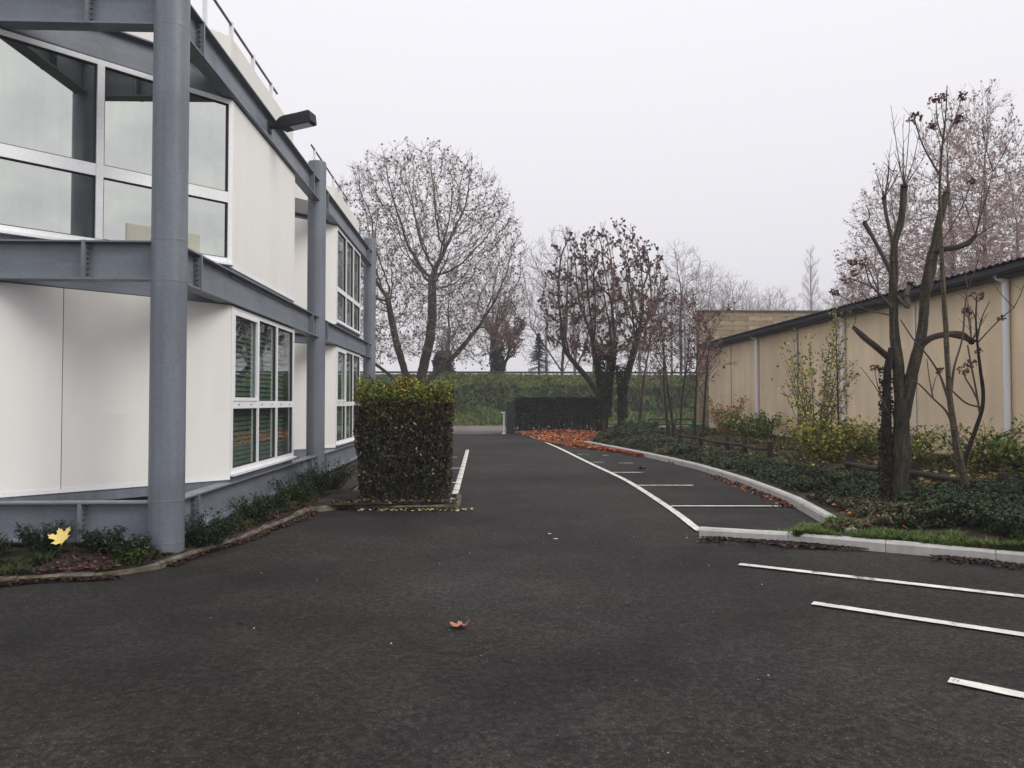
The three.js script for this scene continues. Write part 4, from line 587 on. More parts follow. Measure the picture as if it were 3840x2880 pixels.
// a crown that grows towards points spread through its volume; limb widths follow from the twigs they carry
function colonize(tr, cr, rnd, o) {
  const N = [], A = []; const add = (p, par) => { N.push({ p, par, kids: [], r: 0 }); if (par >= 0) N[par].kids.push(N.length - 1); return N.length - 1; };
  for (const stem of o.stems) { let par = -1; const c = new THREE.CatmullRomCurve3(stem.map((q) => new THREE.Vector3(...q))), n = Math.max(3, Math.round(c.getLength() / o.step)); for (let k = 0; k <= n; k++) par = add(c.getPointAt(k / n).add(new THREE.Vector3((rnd() - 0.5) * 0.04, 0, (rnd() - 0.5) * 0.04)), par); }
  while (A.length < o.count) { const q = new THREE.Vector3(rnd() * 2 - 1, rnd() * 2 - 1, rnd() * 2 - 1), l = q.length(); if (l > 1 || rnd() > 0.35 + 0.65 * l) continue; const p = new THREE.Vector3(o.centre[0] + q.x * o.size[0], o.centre[1] + q.y * o.size[1], o.centre[2] + q.z * o.size[2]); if (o.keep && !o.keep(p)) continue; if (fbm(p.x * 0.45 + 50, p.y * 0.45 + p.z * 0.3, o.seed ?? 7, 2) < (o.gap ?? 0.36)) continue; A.push({ p, n: -1, d: 1e9 }); }
  let from = 0, live = A;
  for (let it = 0; it < 260 && live.length; it++) {
    for (const a of live) for (let k = from; k < N.length; k++) { const d = a.p.distanceToSquared(N[k].p); if (d < a.d) { a.d = d; a.n = k; } }
    from = N.length; live = live.filter((a) => a.d > o.kill * o.kill);
    const pull = new Map(); for (const a of live) if (a.d < o.reach * o.reach) { const v = pull.get(a.n) ?? new THREE.Vector3(); v.add(a.p.clone().sub(N[a.n].p).normalize()); pull.set(a.n, v); }
    if (!pull.size) { if (o.reach > 40) break; o.reach *= 1.5; continue; }
    for (const [k, v] of pull) { v.normalize(); v.y += o.trop; v.x += (rnd() - 0.5) * o.jit; v.y += (rnd() - 0.5) * o.jit; v.z += (rnd() - 0.5) * o.jit; if (N[k].par >= 0) v.addScaledVector(N[k].p.clone().sub(N[N[k].par].p).normalize(), o.keepOn ?? 0.5); v.normalize(); if (N[k].kids.length < 4) add(N[k].p.clone().addScaledVector(v, o.step), k); }
  }
  for (let k = N.length - 1; k >= 0; k--) { const n = N[k]; n.r = n.kids.length ? Math.pow(n.kids.reduce((s, c) => s + Math.pow(N[c].r, o.pipe), 0), 1 / o.pipe) : o.tip; }
  const chain = (start, par) => {
    const pts = [], rs = []; if (par >= 0) { pts.push(N[par].p); rs.push(Math.min(N[par].r, N[start].r * 1.15)); } let k = start;
    for (;;) { pts.push(N[k].p); rs.push(N[k].r); if (!N[k].kids.length) break; const c = N[k].kids.slice().sort((a, b) => N[b].r - N[a].r); for (const x of c.slice(1)) chain(x, k); k = c[0]; }
    if (pts.length < 2) return; const thick = rs[0] > o.tip * 4.5; if (par < 0 && o.flare) for (let i = 0; i < 4 && i < rs.length; i++) rs[i] *= 1 + o.flare * (1 - i / 4) ** 2;
    (thick ? tr : cr).tube(pts, rs, rs[0] > 0.14 ? 10 : rs[0] > 0.05 ? 6 : thick ? 4 : 3, shade(thick ? o.bark : o.twig, 0.85 + 0.3 * rnd()), rs[0] > 0.14 ? 0.08 : 0);
  };
  N.forEach((n, k) => { if (n.par < 0) chain(k, -1); });
  for (const n of N) if (n.r < o.tip * 2.2 && n.par >= 0) {
    const ax = n.p.clone().sub(N[n.par].p).normalize();
    for (let k = 0; k < o.twigs; k++) { const d = ax.clone().multiplyScalar(0.8).add(new THREE.Vector3(rnd() - 0.5, rnd() - 0.5 + o.trop, rnd() - 0.5).multiplyScalar(1.5)).normalize(), L = o.twigLen * (0.5 + rnd()), m = n.p.clone().addScaledVector(d, L * 0.5).add(new THREE.Vector3((rnd() - 0.5) * 0.1 * L, (rnd() - 0.5) * 0.1 * L, (rnd() - 0.5) * 0.1 * L)), e = n.p.clone().addScaledVector(d, L); e.y += 0.08 * L; const tc = shade(o.twig, 0.8 + 0.4 * rnd()); cr.tube([n.p, m, e], [o.tip * 0.8, o.tip * 0.7, o.tip * 0.45], 3, tc); const e2 = m.clone().add(new THREE.Vector3(rnd() - 0.5, rnd() - 0.3, rnd() - 0.5).multiplyScalar(L * 0.9)); cr.tube([m, e2], [o.tip * 0.6, o.tip * 0.4], 3, tc); for (let j = 0; j < (o.leaves ?? 0); j++) if (rnd() < o.leafChance) { const at = (rnd() < 0.5 ? e : e2).clone().lerp(m, rnd() * 0.7); at.y -= 0.05 * rnd(); cr.leaf(at, o.leafSize, shade(pick(rnd, o.leafCols), 0.6 + 0.8 * rnd()), rnd, 0, 0.8); } }
  }
}
function crownTree(name, label, group, pos, o, seed, extra) { const t = thing(name, label, 'tree', group, pos), rnd = rng(seed), tr = new GB(), cr = new GB(); colonize(tr, cr, rnd, o); if (extra) extra(tr, cr, rnd, t); mesh('trunk', tr.geo(), bark, t); mesh('crown', cr.geo(), twigMat, t); return t; }
const ell = (c, r) => (p) => ((p.x - c[0]) / r[0]) ** 2 + ((p.y - c[1]) / r[1]) ** 2 + ((p.z - c[2]) / r[2]) ** 2 < 1;
const oldLeaf = [[0.22, 0.12, 0.09], [0.16, 0.09, 0.075], [0.28, 0.16, 0.1], [0.13, 0.085, 0.075]];
// the big plane tree
crownTree('plane_tree', 'big spreading plane tree with thin brown leaves behind the steel building', null, V(-4.55, 0, 47), {
  stems: [[[0, -0.1, 0], [-0.05, 1.6, 0], [-0.35, 3.4, 0.1], [-0.9, 5.4, 0.3], [-1.5, 8.2, 0.2]], [[0.1, -0.1, 0], [0.2, 1.7, 0], [0.7, 3.6, -0.2], [1.2, 6.0, -0.3], [1.3, 9.5, -0.2]], [[-0.1, 1.4, 0.1], [-1.0, 3.0, 0.4], [-2.6, 4.3, 0.6], [-4.0, 5.0, 0.5]], [[0.25, 1.7, 0], [1.4, 3.3, -0.3], [2.9, 4.8, -0.3], [4.2, 6.4, -0.5]]],
  count: 7500, centre: [0.6, 10.2, 0], size: [6.8, 7.7, 5.6], keep: (p) => p.y > 4.6 - 0.2 * Math.abs(p.x - 0.6) && Math.hypot((p.x - 0.6) / 6.8, (p.y - 10.2) / 7.7) > (p.y < 8 ? 0.25 : 0), step: 0.27, reach: 4, kill: 0.5, trop: 0.05, jit: 0.55, pipe: 1.95, tip: 0.0115, flare: 0.5, gap: 0.2,
  bark: [0.27, 0.23, 0.19], twig: [0.19, 0.155, 0.14], twigs: 2, twigLen: 0.55, leaves: 2, leafChance: 0.34, leafSize: 0.15, leafCols: oldLeaf,
}, 601);
// ivy-clad fan-shaped tree with brown leaf clusters
const cluster = (cr, p, n, r, size, cols, rnd) => { for (let k = 0; k < n; k++) { const a = rnd() * 6.28, b = Math.acos(2 * rnd() - 1), q = r * Math.cbrt(rnd()); cr.leaf(p.clone().add(new THREE.Vector3(Math.cos(a) * Math.sin(b) * q, Math.cos(b) * q * 0.8, Math.sin(a) * Math.sin(b) * q)), size, shade(pick(rnd, cols), 0.6 + rnd() * 0.8), rnd, 0, 0.7); } };
const clusterCols = [[0.17, 0.085, 0.08], [0.12, 0.065, 0.065], [0.21, 0.105, 0.09], [0.09, 0.06, 0.06]];
crownTree('ivy_tree', 'fan shaped tree with dark ivy trunk and reddish brown leaf clusters', null, V(5.85, 0, 35.6), {
  stems: [[[0, -0.1, 0], [0.02, 1.4, 0], [-0.15, 2.6, 0], [-0.5, 4.2, 0.1]], [[0, 1.3, 0], [0.3, 2.6, 0.1], [0.5, 4.4, 0]], [[0.75, -0.1, 0.3], [0.8, 1.8, 0.3], [1.2, 3.4, 0.2], [1.6, 4.8, 0.1]], [[0, 1.5, 0], [-0.9, 2.8, 0.2], [-1.9, 4.0, 0.2]]],
  count: 2600, centre: [0.15, 6.2, 0], size: [3.35, 4.1, 2.6], keep: (p) => p.y > 3.4 + 0.25 * Math.abs(p.x), step: 0.24, reach: 3, kill: 0.38, trop: 0.7, jit: 0.35, pipe: 2.1, tip: 0.012, flare: 0.3, gap: 0.28, keepOn: 0.9,
  bark: [0.2, 0.17, 0.15], twig: [0.19, 0.14, 0.13], twigs: 1, twigLen: 0.25, leaves: 6, leafChance: 0.42, leafSize: 0.16, leafCols: clusterCols,
}, 602, (tr, cr, rnd, t) => {
  const iv = new GB(); for (let k = 0; k < 6500; k++) { const y = 0.9 + Math.pow(rnd(), 0.9) * 3.6, a = rnd() * 6.28, w = 0.34 + 0.34 * clamp((y - 2) / 2.5, 0, 1), st = rnd() < 0.68 ? 0 : 0.8; if (st && y > 3.4) continue; iv.leaf(new THREE.Vector3(st + Math.cos(a) * w * Math.sqrt(0.4 + 0.6 * rnd()) * (st ? 0.7 : 1), y, Math.sin(a) * w * 0.9 + (st ? 0.3 : 0)), 0.11, shade(rnd() < 0.8 ? [0.03, 0.038, 0.022] : [0.06, 0.055, 0.035], 0.5 + rnd()), rnd, 0, 0.8); }
  mesh('ivy', iv.geo(), twigMat, t).userData.label = 'dark ivy round trunk and lower limbs';
});
// slender trees and suckers between the ivy tree and the hall
const slim = { levels: 4, trunkLevels: 1, segs: [9, 5, 4, 3], taper: [0.2, 0.3, 0.4, 0.5], wander: [0.12, 0.25, 0.3, 0.4], trop: [0.02, 0.05, 0.05, 0.03], sides: [7, 4, 3, 3], kids: [11, 4, 3], first: [0.35, 0.25, 0.2], angle: [0.6, 0.6, 0.6], ratio: [0.3, 0.5, 0.5], rr: [0.45, 0.6, 0.7], min: 0.009, bark: [0.3, 0.25, 0.22], twig: [0.18, 0.13, 0.12], leaves: 3, leafChance: 0.5, leafSpread: 0.2, leafSize: 0.11, leafCols: clusterCols };
makeTree('slender_tree', 'crooked slim dark tree just beside the ivy tree', 'tree', 'slim trees by the hoop barriers', V(7.05, 0.1, 33.5), { ...slim, stems: [{ p: [0, 0, 0], d: [0, 1, 0], len: 4.6, r: 0.1 }], kids: [9, 4, 3], angle: [0.9, 0.7, 0.6] }, 603);
makeTree('slender_tree', 'reddish multi stem sapling between the hoop barriers', 'tree', 'slim trees by the hoop barriers', V(6.9, 0.1, 26.6), { ...slim, stems: [{ p: [0, 0, 0], d: [-0.03, 1, 0], len: 5.2, r: 0.06 }, { p: [0.25, 0, 0], d: [0.02, 1, 0], len: 4.6, r: 0.05 }, { p: [-0.22, 0, 0.1], d: [-0.08, 1, 0], len: 4.2, r: 0.06 }], leafSize: 0.09, leaves: 4 }, 604);
makeTree('slender_tree', 'slim dark sapling in front of the left edge of the hall', 'tree', 'slim trees by the hoop barriers', V(7.75, 0.1, 26.9), { ...slim, stems: [{ p: [0, 0, 0], d: [0.02, 1, 0], len: 4.8, r: 0.055 }, { p: [0.2, 0, 0.1], d: [0.1, 1, 0], len: 4.2, r: 0.06 }] }, 605);

// trees on and beyond the embankment
const bare = { levels: 5, trunkLevels: 2, segs: [7, 6, 5, 4, 3], taper: [0.4, 0.3, 0.35, 0.4, 0.5], wander: [0.08, 0.2, 0.3, 0.4, 0.5], trop: [0.01, 0.07, 0.06, 0.04, 0.02], sides: [9, 5, 4, 3, 3], kids: [11, 7, 5, 4], first: [0.28, 0.2, 0.15, 0.1], angle: [0.6, 0.62, 0.65, 0.7], ratio: [0.5, 0.5, 0.5, 0.5], rr: [0.5, 0.5, 0.6, 0.7], min: 0.013, spread: 1.3, bark: [0.24, 0.21, 0.19], twig: [0.17, 0.14, 0.135] };
const bareC = { step: 0.36, reach: 4, kill: 0.75, trop: 0.16, jit: 0.5, pipe: 2.05, tip: 0.014, flare: 0.4, bark: [0.26, 0.23, 0.21], twig: [0.2, 0.17, 0.165], twigs: 2, twigLen: 0.7 };
const T1 = crownTree('bare_tree', 'tall pale forked bare tree between plane tree and ivy tree', 'trees beyond the embankment', V(7.0, 3.6, 66), { ...bareC, stems: [[[0, -0.2, 0], [0.1, 2, 0], [0.4, 5, 0], [0.5, 8, 0]], [[0.05, 0.6, 0], [0.9, 2.4, 0.1], [1.8, 4.8, 0.2]], [[0, 0.8, 0], [-1.2, 2.6, 0], [-2.8, 4.8, 0.1]]], count: 1500, centre: [0, 8, 0], size: [4.2, 5.8, 3.6], keep: (p) => p.y > 3.4 }, 611);
const T2 = crownTree('bare_tree', 'bare rounded tree with fine twigs just left of the masonry block', 'trees beyond the embankment', V(19.6, 3.6, 73), { ...bareC, stems: [[[0, -0.2, 0], [0.05, 2.5, 0], [0, 5.5, 0], [0.1, 8, 0]]], count: 1500, centre: [0, 7.8, 0], size: [3.8, 6.0, 3.6], keep: (p) => p.y > 2.6 }, 612);
const T3 = crownTree('leafy_tree', 'pinkish brown leaved tree directly behind the pollarded tree', 'tall autumn trees behind the hall', V(29.5, 0, 52), { ...bareC, stems: [[[0, -0.2, 0], [0.1, 4, 0], [-0.1, 9, 0.1], [0.1, 14, 0]]], count: 4200, centre: [0, 10, 0], size: [3.7, 8.3, 3.6], keep: (p) => p.y > 3, gap: 0.28, kill: 0.62, step: 0.32, tip: 0.012, twig: [0.26, 0.19, 0.18], leaves: 2, leafChance: 0.6, leafSize: 0.17, leafCols: [[0.42, 0.25, 0.22], [0.34, 0.2, 0.18], [0.48, 0.31, 0.26]] }, 613);
copyTree(T3, 'tallest pinkish autumn tree right of the thin sucker tree', V(35.6, 0, 55), 1.2, 2.1, 1.34); copyTree(T3, 'slim tall autumn tree at the picture edge', V(39.8, 0, 57), 1.1, 4.0, 1.45); copyTree(T3, 'low pinkish tree between the pollarded limbs', V(27.2, 0, 50), 0.82, 1.1, 0.7); copyTree(T3, 'autumn tree rising over the roof edge beyond the sucker tree', V(32.5, 0, 50), 0.8, 5.2, 0.82); copyTree(T3, 'autumn tree in the outer corner above the hall roof', V(44.5, 0, 60), 1.1, 0.4, 1.15);
copyTree(T1, 'thin bare tree half hidden behind the plane tree crown', V(1.2, 3.6, 70), 0.82, 2.4); copyTree(T1, 'pale bare tree standing over the masonry block', V(52, 3.4, 160), 1.75, 1.2); copyTree(T1, 'bare tree left behind the steel building roof', V(-13.5, 3.6, 64), 1.0, 3.4);
copyTree(T2, 'faint bare tree right behind the ivy tree', V(21, 3.5, 140), 1.85, 2.0); copyTree(T2, 'faint bare tree between masonry block and forked tree', V(43, 3.4, 168), 1.8, 0.7); copyTree(T2, 'hazy bare tree above the middle of the masonry block', V(60, 3.4, 166), 1.75, 3.0); copyTree(T2, 'hazy bare tree beside the distant poplar', V(72, 3.4, 178), 1.9, 4.4); copyTree(T2, 'hazy bare tree above the block end, before the poplar', V(68, 3.4, 166), 1.4, 5.6); copyTree(T2, 'hazy bare tree just past the distant poplar', V(88, 3.4, 182), 1.9, 1.7); copyTree(T2, 'palest bare tree left of the ivy tree', V(14, 3.5, 165), 2.1, 0.2); copyTree(T2, 'palest bare tree right of the ivy tree top', V(35, 3.4, 165), 2.0, 5.0); copyTree(T2, 'bare tree showing between plane limbs', V(-3.5, 3.6, 76), 0.9, 2.9);
for (const [x, d, s, ry, lab] of [[30, 172, 2.2, 1.1, 'pale bare tree over the slim saplings, far in the haze'], [49, 178, 2.1, 2.6, 'pale bare tree above the left half of the masonry block'], [56, 182, 2.35, 3.9, 'wide pale bare tree above the right half of the masonry block'], [64, 186, 2.2, 0.5, 'pale bare tree where the masonry block meets the hall roof'], [75, 190, 2.0, 5.5, 'pale bare tree just left of the distant poplar foot'], [23, 186, 2.4, 4.7, 'pale bare tree seen right through the ivy tree crown'], [96, 190, 2.3, 2.2, 'pale bare tree behind the left pollarded limb']]) copyTree(T2, lab, V(x, 3.4, d), s, ry);
crownTree('poplar', 'slim distant poplar standing alone in the haze', 'trees beyond the embankment', V(80, 3.4, 178), { ...bareC, stems: [[[0, -0.2, 0], [0, 10, 0], [0.1, 22, 0], [0, 32, 0]]], count: 2400, centre: [0, 19, 0], size: [2.6, 17.5, 2.6], keep: (p) => p.y > 4, trop: 1.1, step: 0.6, kill: 1.1, tip: 0.02, twigLen: 1.1 }, 614);
// ivy-laden trees on the crest behind the plane tree
const ivyOver = (h, w, n, size) => (tr, cr, rnd, t) => { const iv = new GB(); for (let k = 0; k < n; k++) { const y = Math.pow(rnd(), 0.9) * h, a = rnd() * 6.28, q = w * (0.35 + 0.65 * Math.sqrt(rnd())) * (0.6 + 0.6 * vnoise(y * 1.5, a, 77)) * (1 - 0.5 * (y / h) ** 3); iv.leaf(new THREE.Vector3(Math.cos(a) * q, y, Math.sin(a) * q), size, shade([0.028, 0.032, 0.022], 0.5 + rnd()), rnd, 0, 0.8); } mesh('ivy', iv.geo(), twigMat, t); };
makeTree('crest_tree', 'ivy laden tree with pinkish twigs on the embankment crest', 'tree', 'trees beyond the embankment', V(1.1, 3.7, 61.6), { ...bare, levels: 4, stems: [{ p: [0, 0, 0], d: [0, 1, 0], len: 5, r: 0.3 }, { p: [0.3, 0, 0.1], d: [0.35, 1, 0], len: 4, r: 0.16 }], kids: [12, 6, 5], twig: [0.16, 0.1, 0.1], leaves: 4, leafChance: 0.6, leafSpread: 0.35, leafSize: 0.17, leafCols: [[0.2, 0.1, 0.1], [0.15, 0.08, 0.08]], segs: [6, 6, 5, 4] }, 615, ivyOver(3.6, 0.75, 2600, 0.16));
makeTree('crest_tree', 'dark ivy laden stump tree just right of the plane trunk', 'tree', 'trees beyond the embankment', V(-3.4, 3.7, 62), { ...bare, levels: 4, stems: [{ p: [0, 0, 0], d: [0.1, 1, 0], len: 3.6, r: 0.26 }], kids: [10, 5, 4], segs: [6, 6, 5, 4] }, 616, ivyOver(2.2, 1.1, 2400, 0.17));
// small fir on the crest
{
  const t = thing('fir_tree', 'small dark fir tree on the embankment crest', 'tree', 'trees beyond the embankment', V(4.75, 3.65, 63.5)), rnd = rng(620), tr = new GB(), cr = new GB();
  tr.tube([new THREE.Vector3(0, -0.1, 0), new THREE.Vector3(0.02, 1.5, 0), new THREE.Vector3(0, 4.0, 0)], [0.13, 0.08, 0.015], 7, [0.08, 0.065, 0.05]);
  for (let k = 0; k < 190; k++) { const f = Math.pow(rnd(), 0.75), y = 0.15 + 3.75 * f, l = (1.3 * (1 - f) + 0.1) * (0.75 + 0.5 * rnd()), a = rnd() * 6.28, e = new THREE.Vector3(Math.cos(a) * l, y - 0.22 * l, Math.sin(a) * l), s = new THREE.Vector3(0, y, 0); tr.tube([s, e], [0.014, 0.005], 3, [0.07, 0.055, 0.045]); for (let j = 0; j < 26; j++) cr.leaf(s.clone().lerp(e, 0.1 + 0.9 * rnd()).add(new THREE.Vector3((rnd() - 0.5) * 0.14, (rnd() - 0.6) * 0.12, (rnd() - 0.5) * 0.14)), 0.13, shade([0.018, 0.032, 0.024], 0.6 + rnd() * 0.8), rnd, 0.2, 0.3); }
  mesh('trunk', tr.geo(), bark, t); mesh('crown', cr.geo(), twigMat, t);
}
// bushes
function bush(name, label, pos, o, seed) {
  const t = thing(name, label, 'bush', o.group, pos), rnd = rng(seed), st = new GB(), lf = new GB();
  for (let k = 0; k < o.stems; k++) {
    const a = rnd() * 6.28, l = o.h * (0.6 + 0.45 * rnd()), pts = [new THREE.Vector3(Math.cos(a) * 0.12 * o.w, -0.08, Math.sin(a) * 0.12 * o.w)]; let w = o.w * Math.sqrt(rnd());
    for (let j = 1; j <= 5; j++) { const f = j / 5; pts.push(new THREE.Vector3(Math.cos(a) * (0.12 * o.w + w * f ** (o.curve ?? 1.3)) + (rnd() - 0.5) * 0.08, l * f * (1 - (o.droop ?? 0.1) * f), Math.sin(a) * (0.12 * o.w + w * f ** 1.3) + (rnd() - 0.5) * 0.08)); }
    st.tube(pts, [0.012, 0.011, 0.009, 0.007, 0.005, 0.003].map((x) => x * (o.thick ?? 1)), 4, shade(o.bark ?? [0.13, 0.1, 0.08], 0.7 + 0.6 * rnd()));
    for (let j = 0; j < o.leaves; j++) { const f = (o.from ?? 0.1) + (1 - (o.from ?? 0.1)) * rnd(), i = Math.min(4, Math.floor(f * 5)), p = pts[i].clone().lerp(pts[i + 1], f * 5 - i); const sp = o.spread ?? 0.22; p.x += (rnd() - 0.5) * sp; p.y += (rnd() - 0.5) * sp; p.z += (rnd() - 0.5) * sp; lf.leaf(p, o.size, shade(pick(rnd, o.cols), 0.55 + 0.9 * rnd()), rnd, 0.1, 0.65); }
  }
  mesh('stems', st.geo(), twigMat, t); mesh('foliage', lf.geo(), twigMat, t); return t;
}
const yg = [[0.24, 0.27, 0.05], [0.34, 0.32, 0.06], [0.13, 0.18, 0.045], [0.46, 0.36, 0.08], [0.2, 0.24, 0.05]], og = [[0.44, 0.26, 0.09], [0.5, 0.32, 0.13], [0.32, 0.2, 0.08], [0.36, 0.29, 0.09]], gg = [[0.1, 0.16, 0.04], [0.15, 0.21, 0.05], [0.07, 0.11, 0.035], [0.22, 0.25, 0.06]];
bush('autumn_bush', 'tall airy yellow green bush before the hall, left of the sapling', V(8.0, 0.2, 17.6), { stems: 30, h: 3.1, w: 0.8, leaves: 60, size: 0.08, cols: yg, droop: 0.02, spread: 0.26, group: 'bushes along the hall' }, 701);
bush('autumn_bush', 'wide yellow bush at the foot of the airy one', V(7.85, 0.15, 16.7), { stems: 46, h: 1.25, w: 1.0, leaves: 60, size: 0.08, cols: [...yg, [0.36, 0.28, 0.05]], spread: 0.3, group: 'bushes along the hall' }, 702);
bush('autumn_bush', 'orange brown bush by the corner of the hall', V(9.7, 0.2, 29.5), { stems: 30, h: 1.75, w: 0.9, leaves: 34, size: 0.11, cols: og, group: 'bushes along the hall' }, 703);
bush('autumn_bush', 'green bush at the foot of the farthest downpipe', V(9.6, 0.25, 25.8), { stems: 40, h: 1.15, w: 1.2, leaves: 40, size: 0.11, cols: gg, group: 'bushes along the hall' }, 704);
bush('autumn_bush', 'low green bush between downpipes, right of the yellow ones', V(9.0, 0.25, 17.9), { stems: 40, h: 0.85, w: 1.3, leaves: 40, size: 0.085, cols: gg, group: 'bushes along the hall' }, 705);
bush('autumn_bush', 'trailing green creeper left of the pollarded trunk', V(8.7, 0.25, 14.9), { stems: 26, h: 1.25, w: 0.95, leaves: 44, size: 0.075, cols: [...gg, ...yg], droop: 0.3, group: 'bushes along the hall' }, 706);
bush('autumn_bush', 'yellow green creeper right of the pollarded trunk', V(9.2, 0.28, 13.3), { stems: 22, h: 1.25, w: 0.8, leaves: 44, size: 0.075, cols: [...gg, ...yg], droop: 0.2, group: 'bushes along the hall' }, 707);
bush('autumn_bush', 'broad leaved green bramble below the nearest downpipe', V(9.55, 0.3, 12.6), { stems: 26, h: 1.15, w: 0.95, leaves: 40, size: 0.1, cols: gg, droop: 0.45, group: 'bushes along the hall' }, 708);
bush('autumn_bush', 'bramble with a few yellow leaves at the picture edge', V(10.0, 0.3, 11.2), { stems: 20, h: 0.7, w: 0.9, leaves: 40, size: 0.09, cols: [...gg, [0.25, 0.2, 0.05]], group: 'bushes along the hall' }, 709);
makeTree('young_birch', 'thin leafy sapling rising out of the yellow bushes', 'tree', null, V(8.25, 0.2, 16.9), { ...slim, levels: 3, stems: [{ p: [0, 0, 0], d: [0.01, 1, 0], len: 3.3, r: 0.03 }], kids: [22, 5], first: [0.2, 0.2], angle: [0.7, 0.6], ratio: [0.22, 0.45], segs: [8, 5, 4], trop: [0, 0.02, 0.02], sides: [6, 3, 3], min: 0.004, leaves: 4, leafChance: 0.7, leafSpread: 0.12, leafSize: 0.07, leafCols: [...gg, ...yg] }, 710);
for (const [x, d, s, lab] of [[6.9, 32.6, 1, 'dark leafy shrub before the ivy tree, beside the leaf pile'], [6.1, 30.2, 0.8, 'dark low shrub in front of the slim crooked tree'], [5.6, 27.9, 0.75, 'dark low shrub at the kerb end near the leaf pile']]) bush('dark_shrub', lab, V(x, 0.08, d), { stems: 40, h: 0.75 * s, w: 0.9 * s, leaves: 40, size: 0.12, cols: [[0.05, 0.08, 0.045], [0.07, 0.1, 0.05], [0.1, 0.12, 0.06]], group: 'dark shrubs by the leaf pile' }, 720 + Math.round(x * 10));

// ---------------------------------------------------------------- the pollarded tree and its suckers (points: x, y, ahead, radius)
function limbTree(name, label, pos0, limbs, o, seed) {
  const base = V(pos0[0], pos0[1], pos0[2]), t = thing(name, label, 'tree', o.group, base), rnd = rng(seed), tr = new GB(), cr = new GB();
  const path = (pts) => { const v = pts.map((q) => V(q[0], q[1], q[2]).sub(base)), c = new THREE.CatmullRomCurve3(v, false, 'centripetal'), n = Math.max(4, v.length * 5), out = [], rs = []; for (let k = 0; k <= n; k++) { out.push(c.getPoint(k / n)); const f = k / n * (pts.length - 1), i = Math.min(pts.length - 2, Math.floor(f)); rs.push(lerp(pts[i][3], pts[i + 1][3], f - i)); } return [out, rs]; };
  for (const l of limbs) {
    const [p, r] = path(l.pts); const thick = l.pts[0][3] > 0.03; (thick ? tr : cr).tube(p, r, thick ? 16 : 6, l.col ?? (thick ? o.bark : o.twig), thick ? 0.24 : 0.08);
    const end = p[p.length - 1];
    if (l.knob) { const b = []; for (let k = 0; k < 7; k++) { const a = new THREE.Vector3(rnd() - 0.5, rnd() - 0.2, rnd() - 0.5).normalize(); tr.tube([end.clone().addScaledVector(a, -0.02), end.clone().addScaledVector(a, l.knob)], [l.knob * 0.75, l.knob * 0.35], 7, shade(o.bark, 0.8), 0.2); } }
    for (let k = 0; k < (l.sprouts ?? 0); k++) { const a = new THREE.Vector3((rnd() - 0.5) * 1.3, 0.6 + rnd() * 0.6, (rnd() - 0.5) * 1.3).normalize(), L = (l.sproutLen ?? 0.5) * (0.5 + 0.8 * rnd()), q1 = end.clone().addScaledVector(a, L * 0.5).add(new THREE.Vector3((rnd() - 0.5) * 0.06, 0, (rnd() - 0.5) * 0.06)), q2 = end.clone().addScaledVector(a, L); q2.y += 0.12 * L; cr.tube([end, q1, q2], [0.008, 0.006, 0.003], 4, o.twig); for (let j = 0; j < 3; j++) { const s = q1.clone().lerp(q2, rnd()), e = s.clone().add(new THREE.Vector3((rnd() - 0.5) * 0.25, 0.1 + rnd() * 0.12, (rnd() - 0.5) * 0.25)); cr.tube([s, e], [0.004, 0.002], 3, o.twig); } }
    for (const [f, n, r2] of l.tufts ?? []) cluster(cr, p[Math.round(f * (p.length - 1))], n, r2, 0.05, clusterCols, rnd);
  }
  if (o.ivy) { const iv = new GB(); for (const [y0, y1, x, d, r, n] of o.ivy) for (let k = 0; k < n; k++) { const a = rnd() * 6.28, q = r * (0.85 + 0.3 * rnd()); iv.leaf(new THREE.Vector3(x + Math.cos(a) * q, lerp(y0, y1, rnd()), d + Math.sin(a) * q).sub(new THREE.Vector3(base.x, base.y, -base.z)).multiply(new THREE.Vector3(1, 1, -1)), 0.05, shade([0.03, 0.028, 0.022], 0.5 + rnd()), rnd, 0, 0.8); } mesh('ivy', iv.geo(), twigMat, t); }
  mesh('trunk', tr.geo(), bark, t); mesh('crown', cr.geo(), twigMat, t);
}
const pb = [0.33, 0.3, 0.265], pt = [0.1, 0.075, 0.068];
